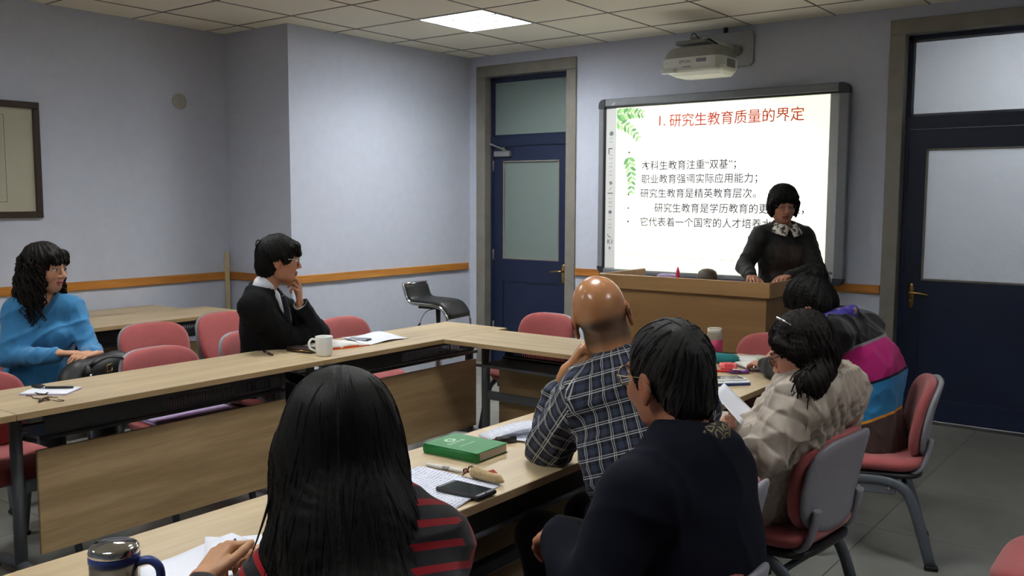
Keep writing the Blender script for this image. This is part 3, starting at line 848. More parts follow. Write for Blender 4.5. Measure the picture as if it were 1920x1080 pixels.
# ================================================================ CHAIRS
def make_chair():
    r = empty('stacking_chair', (0, 0, 0))
    def seat_bend(x, y, z):
        return (x, y, z + .432 - .05 * max(0, (x - .10) / .12) ** 2 * .5 + .010 * (y / .23) ** 2 + .03 * max(0, (-x - .12) / .10) ** 2)
    MB().pillow(.46, .45, .060, 4.2, fn=seat_bend).build('seat', PINK, r)
    MB().pillow(.44, .42, .030, 4.5, m=5, fn=lambda x, y, z: (x - .005, y, z + .395)).build('seat_pan', BLACKP, r)
    def back_bend(dx, sgn):
        def f(x, y, z):
            # x -> up, y -> across, z -> thickness (front +)
            h = x
            lean = -.208 - .17 * (h + .165) + dx
            bow = .035 * (y / .23) ** 2
            return (lean + z + bow + .018 * math.cos(h / .18 * 1.4), y * (1 - .10 * max(0, -h / .17)), .630 + h)
        return f
    MB().pillow(.455, .345, .052, 3.4, fn=back_bend(.016, 1)).build('backrest', PINK, r)
    MB().pillow(.446, .340, .026, 3.4, m=5, fn=back_bend(-.020, 1)).build('back_shell', SHELL, r)
    for s_ in (-1, 1):
        MB().tube(smooth_path([(.02, s_ * .165, .385), (-.12, s_ * .168, .39), (-.195, s_ * .17, .425), (-.225, s_ * .17, .50), (-.235, s_ * .168, .56)], 5), [.020] * 10 + [.022] * 11, 10, flat=((0, 1, 0), .55)).build('back_bracket', SHELL, r)
        path = [(.262, s_ * .222, .012), (.215, s_ * .218, .18), (.175, s_ * .214, .30), (.135, s_ * .212, .350), (.06, s_ * .212, .372), (-.05, s_ * .212, .372), (-.125, s_ * .212, .345), (-.165, s_ * .214, .29), (-.205, s_ * .218, .17), (-.250, s_ * .222, .012)]
        lg = MB().tube(smooth_path(path, 4), .0145, 10, flat=((0, 1, 0), 1.6)).build('leg_frame', LEGM, r)
        for xx in (.264, -.252):
            MB().box((xx - .027, s_ * .222 - .017, 0), (xx + .027, s_ * .222 + .017, .020), .004).build('foot_cap', RUBBER, lg)
        MB().box((-.10, s_ * .212 - .006, .315), (.08, s_ * .212 + .006, .362), .004).build('link_plate', GREYM, lg)
        for xx in (-.07, .05):
            MB().lathe([(0, 0), (.009, 0), (.007, .005), (0, .005)], 10).build('bolt', STEEL, lg, (xx, s_ * .219, .338), (-s_ * PI / 2, 0, 0))
    MB().tube([(.0, -.21, .355), (.0, .21, .355)], .012, 8).build('crossbar', LEGM, r)
    MB().tube([(-.14, -.21, .345), (-.14, .21, .345)], .012, 8).build('crossbar', LEGM, r)
    return r
ch0 = make_chair()
CG = 'pink upholstered chairs with grey legs'
D = math.radians
chairs = [
    ((-1.195, 4.262), 198, 'pink chair of the striped-sweater person, its back edge-on near the right-hand door'),
    ((-1.205, 3.150), 174, 'pink chair with grey shell under the beige quilted coat'),
    ((-1.235, 2.330), 182, 'pink chair of the bald person, its grey shell behind the navy jacket'),
    ((-1.005, 1.750), 180, 'pink chair of the person in the navy jacket'),
    ((-1.04, 1.05), 152, 'pink chair of the long-haired person in the foreground'),
    ((-.285, 3.270), 180, 'pink chair cut off by the lower right picture corner'),
    ((-3.610, 4.930), -90, 'empty pink chair in front of the blue door, behind the cross table'),
    ((-2.010, 4.960), -90, 'empty pink chair against the lectern front'),
    ((-4.345, 4.120), 0, 'empty pink chair between the seated man in black and the bar stool'),
    ((-4.300, 3.370), 4, 'pink chair of the man in the black jacket'),
    ((-4.150, 2.670), 0, 'empty pink chair at the table in front of the black handbag'),
    ((-4.130, 1.740), 0, 'pink chair at the left picture edge, pushed up to the table with keys'),
    ((-5.060, 3.170), -5, 'empty pink chair of the second row beside the person in blue'),
    ((-5.180, 3.800), 0, 'empty pink chair of the second row behind the man in black'),
    ((-4.960, 2.300), -4, 'pink chair of the person in the blue sweater'),
]
for k, ((x, y), a, lb) in enumerate(chairs):
    c_ = ch0 if k == 0 else copy_tree(ch0)
    c_.location = (x, y, 0); c_.rotation_euler = (0, 0, D(a))
    tag(c_, lb, 'chair', CG)

# ================================================================ BAR STOOL
st = empty('bar_stool', (-4.90, 5.45, 0), D(8), label='black padded bar stool with chrome frame by the blue door', cat='bar stool')
st.scale = (.82, .82, 1.0)
prof = smooth_path([(-.275, .905), (-.262, .870), (-.225, .795), (-.17, .762), (-.05, .757), (.08, .752), (.165, .735), (.225, .68), (.243, .63)], 5)
# padded seat follows the profile
def seat_strip(pr, w, th):
    m = MB(); n = len(pr); V = []; F = []
    nrm = []
    for i_ in range(n):
        a = np.array(pr[max(0, i_ - 1)]); b = np.array(pr[min(n - 1, i_ + 1)]); t = (b - a) / np.linalg.norm(b - a)
        nrm.append((-t[1], t[0]))
    sec = [(-w, .0), (-w, .6), (-w + .02, 1.0), (w - .02, 1.0), (w, .6), (w, 0), (w - .015, -.25), (-w + .015, -.25)]
    for i_, (x, z) in enumerate(pr):
        e = 1.0 if 1 < i_ < n - 2 else (.75 if i_ in (1, n - 2) else .25)
        for yy, q in sec: V.append((x + nrm[i_][0] * q * th * e, yy * (1 if e == 1 else .985), z + nrm[i_][1] * q * th * e))
    k = len(sec)
    for i_ in range(n - 1):
        for j in range(k): F.append((i_ * k + j, i_ * k + (j + 1) % k, (i_ + 1) * k + (j + 1) % k, (i_ + 1) * k + j))
    F += [tuple(range(k))[::-1], tuple((n - 1) * k + j for j in range(k))]
    return m._add(V, F, True)
seat_strip([tuple(p) for p in prof[2:-2]], .185, .034).build('seat', BLACKLEATHER, st)
for s_ in (-1, 1):
    pts = [(p[0], s_ * .198, p[1]) for p in prof] + [(.255, s_ * .198, .50), (.262, s_ * .195, .36)]
    MB().tube(smooth_path(pts, 2), .0125, 10).build('frame_tube', CHROME, st)
MB().tube([(-.275, -.198, .905), (-.275, .198, .905)], .0125, 10).build('frame_tube', CHROME, st)
MB().tube([(.262, -.195, .36), (.262, .195, .36)], .0125, 10).build('foot_rest', CHROME, st)
MB().box((-.10, -.19, .725), (.10, .19, .742)).build('seat_plate', BLACKP, st)
MB().lathe([(.0, .02), (.20, .02), (.21, .026), (.12, .045), (.05, .06), (.034, .08), (.034, .42), (.034, .44), (.025, .44), (.025, .73), (0, .73)], 28).build('column', CHROME, st)
lv = MB().tube(smooth_path([(-.02, -.05, .71), (-.05, -.10, .70), (-.09, -.13, .66), (-.11, -.15, .60)], 5), .004, 8).build('lever', CHROME, st)
MB().tube([(-.107, -.148, .605), (-.115, -.155, .585), (-.125, -.165, .545), (-.128, -.167, .535)], [.006, .013, .018, .010], 10).build('lever_grip', BLACKP, lv)

# ================================================================ WALL THINGS
pic = empty('framed_picture', (RECX, 2.55, 1.44), label='large dark-framed picture with cream mount on the left wall', cat='picture')
W_, H_ = .63, .80
fm = plain('picture_frame_wood', rgb(54, 40, 30), .4)
for a, b in (((-W_, 0), (W_, .045)), ((-W_, H_ - .045), (W_, H_))):
    MB().box((.002, a[0], a[1]), (.032, b[0], b[1]), .004).build('frame_bar', fm, pic)
for a, b in (((-W_, .045), (-W_ + .045, H_ - .045)), ((W_ - .045, .045), (W_, H_ - .045))):
    MB().box((.002, a[0], a[1]), (.032, b[0], b[1]), .004).build('frame_bar', fm, pic)
MB().box((.004, -W_ + .04, .04), (.012, W_ - .04, H_ - .04)).build('mount', plain('cream_mount', rgb(176, 172, 152), .5, var=.02), pic)
lnm = plain('pencil_line', rgb(70, 66, 58), .8)
for a, b in (((-.42, .11), (.395, .113)), ((-.42, .70), (.395, .703)), ((.392, .11), (.395, .703)), ((-.42, .11), (-.417, .703))):
    MB().box((.012, a[0], a[1]), (.0125, b[0], b[1])).build('print_border', lnm, pic)
MB().box((.012, -.40, .13), (.0122, .38, .69)).build('print', plain('print_paper', rgb(168, 166, 146), .6, var=.05, scale=3), pic)
dsk = empty('wall_disc', (RECX, 4.30, 2.345), label='round beige disc fixed to the left wall near the corner', cat='disc')
MB().lathe([(0, 0), (.062, 0), (.062, .006), (.056, .010), (0, .010)], 32).build('cover', plain('disc_beige', rgb(164, 162, 152), .6), dsk, (0, 0, 0), (0, PI / 2, 0))
stick = empty('wooden_batten', (RECX + .035, PILY - .05, 0), label='thin pale wooden batten leaning in the corner by the pier', cat='batten')
MB().obox((0, 0, .57), ((1, 0, 0), (0, 1, .0), (0, -.0, 1)), (.017, .012, .57), .002).build('batten', wood('pine', rgb(180, 160, 116), rgb(200, 182, 140), rgb(212, 196, 158), 1, .6, axis=2), stick)

# ================================================================ PEOPLE
# Bodies, clothes and hair are grown as smooth implicit surfaces (rounded, tapering limbs blended
# into each other) and meshed with surface nets.
A = lambda *v: np.array(v, float)
def unit(v):
    v = np.array(v, float); return v / (np.linalg.norm(v) + 1e-12)

class Grid:
    def __init__(s, lo, hi, h):
        s.lo = np.array(lo, float) - 3 * h; s.h = h
        s.n = np.ceil((np.array(hi, float) + 3 * h - s.lo) / h).astype(int) + 1
        s.f = np.full(s.n, 1.0, np.float32)
    def win(s, lo, hi):
        a = np.clip(np.floor((np.array(lo) - s.lo) / s.h).astype(int), 0, s.n)
        b = np.clip(np.ceil((np.array(hi) - s.lo) / s.h).astype(int) + 1, 0, s.n)
        ax = [(s.lo[i] + s.h * np.arange(a[i], b[i])).astype(np.float32) for i in range(3)]
        return tuple(slice(a[i], b[i]) for i in range(3)), ax[0][:, None, None], ax[1][None, :, None], ax[2][None, None, :]
    def _put(s, sl, d, k, mode):
        a = s.f[sl]
        if mode == 'cut':
            d = -d
            t = np.clip(.5 - .5 * (a - d) / -k * -1, 0, 1) if False else np.clip(.5 + .5 * (d - a) / k, 0, 1)
            s.f[sl] = a * (1 - t) + d * t + k * t * (1 - t)
        else:
            t = np.clip(.5 + .5 * (a - d) / k, 0, 1)
            s.f[sl] = a * (1 - t) + d * t - k * t * (1 - t)
    def cap(s, a, b, ra, rb=None, k=.02, flat=None, mode='add'):
        """Tapered capsule; flat=(direction, factor) thins it along a direction."""
        rb = ra if rb is None else rb
        a = np.array(a, float); b = np.array(b, float); R = max(ra, rb) + k + 2.5 * s.h
        sl, X, Y, Z = s.win(np.minimum(a, b) - R, np.maximum(a, b) + R)
        d = b - a; L2 = max(d @ d, 1e-9)
        t = np.clip(((X - a[0]) * d[0] + (Y - a[1]) * d[1] + (Z - a[2]) * d[2]) / L2, 0, 1)
        vx = X - a[0] - t * d[0]; vy = Y - a[1] - t * d[1]; vz = Z - a[2] - t * d[2]
        if flat is not None:
            n = unit(flat[0]); q = (vx * n[0] + vy * n[1] + vz * n[2]) * (flat[1] - 1)
            vx = vx + n[0] * q; vy = vy + n[1] * q; vz = vz + n[2] * q
        s._put(sl, np.sqrt(vx * vx + vy * vy + vz * vz) - (ra + (rb - ra) * t), k, mode)
    def ell(s, c, r, R=None, k=.02, mode='add'):
        c = np.array(c, float); r = np.array(r, float); m = r.max() + k + 2.5 * s.h
        sl, X, Y, Z = s.win(c - m, c + m)
        x, y, z = X - c[0], Y - c[1], Z - c[2]
        if R is not None:
            x, y, z = (R[0][0] * x + R[0][1] * y + R[0][2] * z, R[1][0] * x + R[1][1] * y + R[1][2] * z, R[2][0] * x + R[2][1] * y + R[2][2] * z)
        k0 = np.sqrt((x / r[0]) ** 2 + (y / r[1]) ** 2 + (z / r[2]) ** 2) + 1e-6
        k1 = np.sqrt((x / r[0] ** 2) ** 2 + (y / r[1] ** 2) ** 2 + (z / r[2] ** 2) ** 2) + 1e-6
        s._put(sl, k0 * (k0 - 1) / k1, k, mode)
    def half(s, p, n, k=.01):
        """Keep only the side that the normal n points away from."""
        n = unit(n); sl, X, Y, Z = s.win(s.lo, s.lo + s.h * s.n)
        s._put(sl, -((X - p[0]) * n[0] + (Y - p[1]) * n[1] + (Z - p[2]) * n[2]), k, 'cut')
    def mesh(s):
        f = s.f; m = f < 0
        c = [m[i:m.shape[0] - 1 + i, j:m.shape[1] - 1 + j, k:m.shape[2] - 1 + k] for i in (0, 1) for j in (0, 1) for k in (0, 1)]
        cnt = np.zeros(c[0].shape, np.int8)
        for q in c: cnt += q
        act = (cnt > 0) & (cnt < 8)
        I, J, K = np.nonzero(act)
        idx = np.full(act.shape, -1, np.int32); idx[I, J, K] = np.arange(len(I))
        acc = np.zeros((len(I), 3)); num = np.zeros(len(I))
        val = {}
        for i in (0, 1):
            for j in (0, 1):
                for k in (0, 1): val[i, j, k] = f[I + i, J + j, K + k].astype(float)
        for a in val:
            for ax in range(3):
                if a[ax]: continue
                b = list(a); b[ax] = 1; b = tuple(b)
                va, vb = val[a], val[b]; x = (va < 0) != (vb < 0)
                t = np.where(x, va / np.where(x, va - vb, 1), 0)
                for q in range(3):
                    acc[:, q] += np.where(x, a[q] + (t if q == ax else 0), 0)
                num += x
        P = s.lo + s.h * (np.stack([I, J, K], 1) + acc / num[:, None])
        F = []
        for ax in range(3):
            u, v = [(1, 2), (2, 0), (0, 1)][ax]
            sl0 = [slice(None)] * 3; sl1 = [slice(None)] * 3
            sl0[ax] = slice(0, -1); sl1[ax] = slice(1, None)
            e = m[tuple(sl0)] != m[tuple(sl1)]
            inn = m[tuple(sl0)]
            q = np.stack(np.nonzero(e), 1)
            q = q[(q[:, u] > 0) & (q[:, v] > 0) & (q[:, u] < m.shape[u] - 1) & (q[:, v] < m.shape[v] - 1)]
            du = np.zeros(3, int); du[u] = 1; dv = np.zeros(3, int); dv[v] = 1
            g = lambda o: idx[tuple((q - o).T)]
            quad = np.stack([g(du + dv), g(dv), g(0 * du), g(du)], 1)
            flip = ~inn[tuple(q.T)]
            quad[flip] = quad[flip][:, ::-1]
            F.append(quad)
        F = np.concatenate(F)
        return P, F[(F >= 0).all(1)]

def normals(P, F):
    n = np.cross(P[F[:, 2]] - P[F[:, 0]], P[F[:, 3]] - P[F[:, 1]])
    N = np.zeros_like(P)
    for q in range(4):
        for a in range(3): N[:, a] += np.bincount(F[:, q], n[:, a], len(P))
    return N / (np.linalg.norm(N, axis=1)[:, None] + 1e-12)

def waves(P, freq, n=6, seed=0, stretch=(1, 1, 1)):
    r = np.random.RandomState(seed); out = np.zeros(len(P))
    for k in range(n):
        d = unit(r.randn(3)) * np.array(stretch) * freq * (1 + .9 * r.rand())
        out += np.sin(P @ d + r.rand() * 6.28 + 1.3 * np.sin(P @ (unit(r.randn(3)) * freq * .6)))
    return out / n

def folds(P, freq, seed):
    a = waves(P, freq, 3, seed, (1, 1, .8)); b = waves(P, freq * 1.9, 3, seed + 50); c = waves(P, freq * 4, 4, seed + 90)
    return 1.5 * (1 - np.abs(a)) ** 4 + .8 * (1 - np.abs(b)) ** 4 + .25 * c - .55

def sdf_object(name, parts, mat, parent, base, col=None, uvw=None):
    """parts: list of (P, F); one mesh. col: (N,3) sRGB 0-255 or function; uvw: (N,3)."""
    base = np.array(base, float)
    V = []; Fa = []; b = 0
    for P, F in parts:
        V.append(P); Fa.append(F + b); b += len(P)
    V = np.concatenate(V); Fa = np.concatenate(Fa)
    me = bpy.data.meshes.new(name)
    me.vertices.add(len(V)); me.vertices.foreach_set('co', (V - base).astype(np.float32).ravel())
    me.loops.add(Fa.size); me.loops.foreach_set('vertex_index', Fa.astype(np.int32).ravel())
    me.polygons.add(len(Fa)); me.polygons.foreach_set('loop_start', np.arange(0, Fa.size, 4, dtype=np.int32))
    me.polygons.foreach_set('loop_total', np.full(len(Fa), 4, np.int32))
    me.polygons.foreach_set('use_smooth', np.ones(len(Fa), bool))
    me.update(calc_edges=True)
    if col is not None:
        c = np.array(col, float) / 255.0
        c = np.where(c <= .04045, c / 12.92, ((c + .055) / 1.055) ** 2.4)
        a = me.color_attributes.new('Col', 'FLOAT_COLOR', 'POINT')
        a.data.foreach_set('color', np.concatenate([c, np.ones((len(c), 1))], 1).astype(np.float32).ravel())
    if uvw is not None and isinstance(uvw, tuple):
        allU, idx, radii = uvw                       # one parametrisation per face, so bands meet in a clean seam
        fi = idx[Fa[:, 0]]
        U4 = allU[fi[:, None], Fa]
        per = 2 * PI * np.array(radii)[fi]
        du = U4[:, :, 0] - U4[:, :1, 0]
        U4[:, :, 0] -= np.round(du / per[:, None]) * per[:, None]
        a = me.attributes.new('uvw', 'FLOAT_VECTOR', 'CORNER')
        a.data.foreach_set('vector', U4.astype(np.float32).ravel())
    elif uvw is not None:
        a = me.attributes.new('uvw', 'FLOAT_VECTOR', 'POINT')
        a.data.foreach_set('vector', np.array(uvw, np.float32).ravel())
    return link(name, me, mat, parent)

def limb_uv(P, segs):
    """segs: (a, b, ref, radius, v0). Returns u (around), v (along), index of the nearest segment."""
    best = np.full(len(P), 9.0); out = np.zeros((len(P), 3)); allU = []; idx = np.zeros(len(P), int)
    for i, (a, b, ref, rad, v0) in enumerate(segs):
        a = np.array(a, float); b = np.array(b, float); d = b - a; L = np.linalg.norm(d); d = d / L
        t = np.clip((P - a) @ d, -.02, L + .02); w = P - a - t[:, None] * d
        dist = np.linalg.norm(w, axis=1) - rad
        r = unit(np.array(ref, float) - d * (np.array(ref, float) @ d)); r2 = np.cross(d, r)
        u = np.arctan2(w @ r2, w @ r) * rad
        m = dist < best; best[m] = dist[m]
        full = np.stack([u, (P - a) @ d + v0, np.full(len(P), float(i))], 1)
        allU.append(full); idx[m] = i
        out[m] = full[m]
    return out, (np.array(allU), idx, [q[3] for q in segs])

# ---- head --------------------------------------------------------------
def head_frame(fwd, tilt=0.0):
    f = unit(fwd); l = unit(np.cross((0, 0, 1), f)); u = np.cross(f, l)
    c, s_ = math.cos(tilt), math.sin(tilt)
    l2 = l * c + u * s_; u2 = -l * s_ + u * c
    return np.stack([f, l2, u2])       # rows: forward, left, up

SKIN = (186, 142, 112)
def add_head(g, C, R, sc=1.0, fem=False, jaw=1.0):
    W = lambda x, y, z: np.array(C) + (np.array((x, y, z)) * sc) @ R
    E = lambda c, r, k=.015, mode='add': g.ell(W(*c), np.array(r) * sc, R, k * sc, mode)
    E((-.012, 0, .030), (.098, .076, .088))
    E((.022, 0, -.030), (.068, .063 * jaw, .085), .02)
    E((.046, 0, -.092), (.038, .036 * jaw, .030), .025)
    for s_ in (-1, 1):
        E((.055, s_ * .040, -.030), (.030, .024, .026), .02)
        E((.010, s_ * .052 * jaw, -.070), (.035, .014, .030), .02)
    g.cap(W(.082, -.034, .024), W(.082, .034, .024), .011 * sc, k=.014 * sc)
    for s_ in (-1, 1): E((.099, s_ * .031, .006), (.016, .016, .011), .012, 'cut')
    for s_ in (-1, 1): E((.0765, s_ * .031, .003), (.0155, .015, .0125), .004)
    g.cap(W(.088, 0, .014), W(.107, 0, -.030), .0065 * sc, .0105 * sc, .010 * sc)
    for s_ in (-1, 1): E((.094, s_ * .012, -.034), (.011, .0085, .008), .007)
    E((.0885, 0, -.0610), (.010, .022, .0052), .005)
    E((.0870, 0, -.0735), (.010, .019, .0058), .005)
    E((.0990, 0, -.0672), (.008, .022, .0014), .003, 'cut')
    for s_ in (-1, 1):
        E((-.014, s_ * .0800, -.008), (.019, .0085, .033), .006)
        E((-.010, s_ * .0885, -.004), (.010, .0060, .020), .005, 'cut')
        E((-.010, s_ * .0795, -.038), (.009, .0065, .011), .005)
    return W

def head_colours(P, C, R, sc=1.0, skin=SKIN, lips=(150, 84, 76), eyes='down', stubble=None, brow=(40, 32, 28)):
    q = ((P - np.array(C)) @ R.T) / sc
    x, y, z = q.T; ay = np.abs(y)
    col = np.tile(np.array(skin, float), (len(P), 1))
    sm = lambda v, w: np.clip(v / w, 0, 1)[:, None]
    def blend(mask, c):
        nonlocal col
        col = col * (1 - mask) + np.array(c, float) * mask
    blend(.35 * sm(.03 - np.hypot(ay - .042, z + .035), .02) * (x > .02)[:, None], (196, 120, 98))
    lip = (x > .078) & (np.abs(z + .067) < .0125) & (ay < .0225 * (1 - .25 * np.abs(z + .067) / .0125))
    blend(lip[:, None] * 1.0, lips)
    ear = (ay > .078) & (x < .012) & (x > -.04) & (z < .03) & (z > -.05)
    blend(ear[:, None] * .45, (190, 112, 92))
    if eyes:
        e = (x > .076) & (np.abs(z - (.003 if eyes == 'open' else .0)) < (.0052 if eyes == 'open' else .0022)) & (np.abs(ay - .031) < .0135)
        if eyes == 'open':
            blend(e[:, None] * 1.0, (205, 200, 194)); ir = e & (np.abs(ay - .031) < .0055); blend(ir[:, None] * 1.0, (26, 20, 18))
            lid = (x > .074) & (z > .0078) & (z < .011) & (np.abs(ay - .031) < .015); blend(lid[:, None] * .8, (60, 42, 36))
        else: blend(e[:, None] * .85, (52, 36, 32))
        br = (x > .066) & (np.abs(z - .0285 + .10 * np.clip(ay - .032, 0, 1)) < .0038) & (ay > .012) & (ay < .052)
        blend(br[:, None] * .75, brow)
    if stubble is not None: blend(stubble(q)[:, None], (62, 52, 46))
    return col

# ---- hand --------------------------------------------------------------
def add_hand(g, wrist, d, n, side, curl=(20, 30, 20), thumb=(0.55, .62, -.25), spread=.06, sc=1.0):
    """d: towards the knuckles, n: out of the back of the hand; side +1 right, -1 left hand."""
    d = unit(d); n = unit(np.array(n) - d * (np.array(n) @ d)); w = np.cross(n, d) * side
    W = lambda x, y, z: np.array(wrist) + (d * x + w * y + n * z) * sc
    roots = [(.086, .029), (.090, .0095), (.086, -.010), (.077, -.028)]
    for (x, y) in roots:
        g.cap(W(-.03, y * .55, 0), W(x, y, -.002), .0125 * sc, .0105 * sc, .012 * sc)
    g.cap(W(.02, 0, -.006), W(.07, 0, -.008), .019 * sc, .017 * sc, .012 * sc, flat=(n, 1.5))
    segs = [(.040, .024, .019), (.044, .028, .020), (.041, .026, .019), (.032, .020, .017)]
    cc = curl if isinstance(curl[0], (tuple, list)) else [curl] * 4
    for (x, y), sg, cu, k in zip(roots, segs, cc, range(4)):
        p = np.array((x, y, -.002)); ang = 0; rad = (.0098, .0088, .0080, .0068) if k < 3 else (.0086, .0078, .0070, .0060)
        dirw = (1.5 - k) * spread
        for j in range(3):
            ang += math.radians(cu[j])
            v = np.array((math.cos(ang), dirw * math.cos(ang), -math.sin(ang)))
            q = p + v * sg[j]
            g.cap(W(*p), W(*q), rad[j] * sc, rad[j + 1] * sc, .0035 * sc)
            p = q
    p = np.array((.020, .026, -.010)); t = unit(thumb)
    for j, (L, r0, r1) in enumerate(((.040, .0145, .0112), (.031, .0112, .0100), (.025, .0100, .0078))):
        q = p + t * L
        g.cap(W(*p), W(*q), r0 * sc, r1 * sc, .008 * sc if j == 0 else .004 * sc)
        p = q; t = unit(t + np.array((.28, -.22, -.06)))
    return W

def bbox(pts, pad):
    p = np.array(pts, float); return p.min(0) - pad, p.max(0) + pad

SKINM = vcol('skin', .48, sss=.10, bump=.06, bscale=420, spec=.4)
SKINB = vcol('skin_shiny', .25, sss=.08, bump=.03, bscale=420, spec=.5)
def hair_mat(name, c0, c1, rough=.42):
    t = NT(name)
    a = t.n('ShaderNodeAttribute'); a.attribute_name = 'uvw'
    mp = t.n('ShaderNodeMapping'); mp.inputs['Scale'].default_value = (1, .06, 1); t.l(a.outputs['Vector'], mp.inputs['Vector'])
    n1 = t.noise(620, 3, mp.outputs[0]); n2 = t.noise(120, 3, mp.outputs[0])
    f = t.math('ADD', t.math('MULTIPLY', n1.outputs[0], .55), t.math('MULTIPLY', n2.outputs[0], .45))
    t.l(t.ramp(f, [(.36, c0), (.66, c1)]), t.b.inputs['Base Color'])
    t.b.inputs['Roughness'].default_value = rough
    t.b.inputs['Specular IOR Level'].default_value = .22
    t.bump(f, .55, .004)
    return t.m

class Person:
    """Joints in world coordinates; children are built relative to the base point."""
    def __init__(s, base, label, **j):
        s.base = np.array(base, float)
        s.root = empty('person', tuple(s.base), label=label, cat='person')
        s.j = {k: np.array(v, float) for k, v in j.items()}
        s.hf = None
    def torso_axes(s):
        l = unit(s.j['shl'] - s.j['shr']); up = unit(s.j['neck'] - s.j['hip']); f = unit(np.cross(l, up)); return f, l, up
    def grow(s, g, pad=0.0, arms=True, legs=False, torso=True, k=.04, shoulder=.055, sleeve=None, girth=1.0, belly=0.0, waist=None):
        """Torso + arms (+ legs) with all radii enlarged by pad."""
        j = s.j; f, l, up = s.torso_axes()
        if torso:
            mid = j['hip'] * .45 + j['neck'] * .55
            if 'mid' in j: mid = j['mid']
            g.cap(j['hip'], mid, .150 * girth + pad, .145 * girth + pad, k, flat=(f, 1.42))
            top = j['neck'] - up * .095
            g.cap(mid, top, .150 * girth + pad, .130 * girth + pad, k, flat=(f, 1.42))
            g.cap(j['shr'] * .82 + j['neck'] * .18 - up * .02, j['shl'] * .82 + j['neck'] * .18 - up * .02, .058 + pad, k=k)
            for a in ('shr', 'shl'):
                g.cap(j['neck'] - up * .01, j[a] * .85 + j['neck'] * .15, .042 + pad * .8, .046 + pad, k)
            if belly: g.ell(mid + f * .05 - up * .06, (.12 + belly, .13 + belly, .13), k=.05)
        if arms:
            for sd in 'rl':
                if 'el' + sd not in j: continue
                g.cap(j['sh' + sd], j['el' + sd], shoulder + pad, .042 + pad * .9, k * .6)
                e = j['wr' + sd] if sleeve is None else j['el' + sd] + (j['wr' + sd] - j['el' + sd]) * sleeve
                g.cap(j['el' + sd], e, .042 + pad * .9, .030 + pad * .8, k * .5)
        if legs: s.legs(g, pad, k)
    def legs(s, g, pad=0.0, k=.04, foot=True):
        j = s.j; f, l, up = s.torso_axes()
        g.cap(j['hip'] - up * .04 + l * .02, j['hip'] - up * .04 - l * .02, .125 + pad, k=k, flat=(f, 1.3))
        for sd in 'rl':
            if 'kn' + sd not in j: continue
            hp = j['hip'] + (l if sd == 'l' else -l) * .085 - up * .02
            g.cap(hp, j['kn' + sd], .082 + pad, .058 + pad, k)
            g.cap(j['kn' + sd], j['an' + sd], .056 + pad, .040 + pad, k * .6)
    def skin(s, C, fwd, tilt=0, sc=1.0, hands=(), col=SKIN, fine=.005, jaw=1.0, mat=None, hh=.0045, stubble=None, eyes='down', lips=(150, 84, 76), fem=False):
        R = head_frame(fwd, tilt); s.hf = (np.array(C, float), R, sc)
        j = s.j; parts = []; cols = []
        pts = [j[k] for k in j]
        lo, hi = bbox(pts, .20)
        g = Grid(lo, hi, .014)
        s.grow(g, -.016, arms=True, legs=True, sleeve=.97)
        g.cap(j['neck'] - A(0, 0, .03), np.array(C) - R[2] * .07 - R[0] * .02, .052, .05, .03)
        P, F = g.mesh(); parts.append((P, F)); cols.append(np.tile(np.array(col, float), (len(P), 1)))
        g = Grid(np.array(C) - .20 * sc, np.array(C) + .16 * sc, fine)
        add_head(g, C, R, sc, fem, jaw)
        g.cap(np.array(C) - R[2] * .06 * sc - R[0] * .025 * sc, j['neck'] - A(0, 0, .02), .050 * sc, .056 * sc, .02)
        P, F = g.mesh(); parts.append((P, F)); cols.append(head_colours(P, C, R, sc, col, lips, eyes, stubble))
        for h in hands:
            g = Grid(np.array(h['wrist']) - .21, np.array(h['wrist']) + .21, hh)
            add_hand(g, **h)
            el = j['elr'] if h['side'] > 0 else j['ell']
            back = unit(el - np.array(h['wrist']))
            g.cap(np.array(h['wrist']), np.array(h['wrist']) + back * .07, .021, .021, .012)
            P, F = g.mesh(); parts.append((P, F))
            cc = np.tile(np.array(col, float), (len(P), 1))
            cols.append(cc * 1.0)
        o = sdf_object('body', parts, mat or SKINM, s.root, s.base, np.concatenate(cols))
        return o
    def garment(s, name, mat, pad=.016, h=.009, fold=.004, ffreq=26, seed=1, extra=None, col=None, cut_neck=True, k=.045, uv=True, sleeve=.98, girth=1.0, arms=True, shoulder=.058, post=None, vee=None, belly=0.0, seatcut=None):
        j = s.j
        pts = [j[q] for q in j if q[:2] not in ('kn', 'an')]
        lo, hi = bbox(pts, .24)
        g = Grid(lo, hi, h)
        s.grow(g, pad, arms=arms, k=k, sleeve=sleeve, girth=girth, shoulder=shoulder, belly=belly)
        f, l, up = s.torso_axes()
        g.cap(j['hip'] - up * .06, j['hip'] + up * .06, .152 * girth + pad, k=k, flat=(f, 1.36))
        if extra: extra(g, f, l, up)
        if cut_neck:
            g.cap(j['neck'] + up * .015 + f * .015, j['neck'] + up * .2 + f * .02, .058, .075, .012, mode='cut')
        if vee:
            g.cap(j['neck'] + f * .10 + up * .0, j['neck'] + f * .14 - up * vee, .045, .004, .01, mode='cut')
        P, F = g.mesh()
        N = normals(P, F)
        P = P + N * (fold * folds(P, ffreq, seed))[:, None]
        F_ = F
        segs = [(j['hip'] - up * .1, j['neck'] + up * .1, -f, .165, 0)]
        for sd in 'rl':
            if 'el' + sd in j and arms:
                L = np.linalg.norm(j['el' + sd] - j['sh' + sd])
                segs.append((j['sh' + sd], j['el' + sd], -f, .062, 0)); segs.append((j['el' + sd], j['wr' + sd], -f, .05, L))
        U, UC = limb_uv(P, segs)
        if post: P = post(P, N, U, f, l, up)
        c = col(P, U) if callable(col) else None
        return sdf_object(name, [(P, F)], mat, s.root, s.base, c, UC)
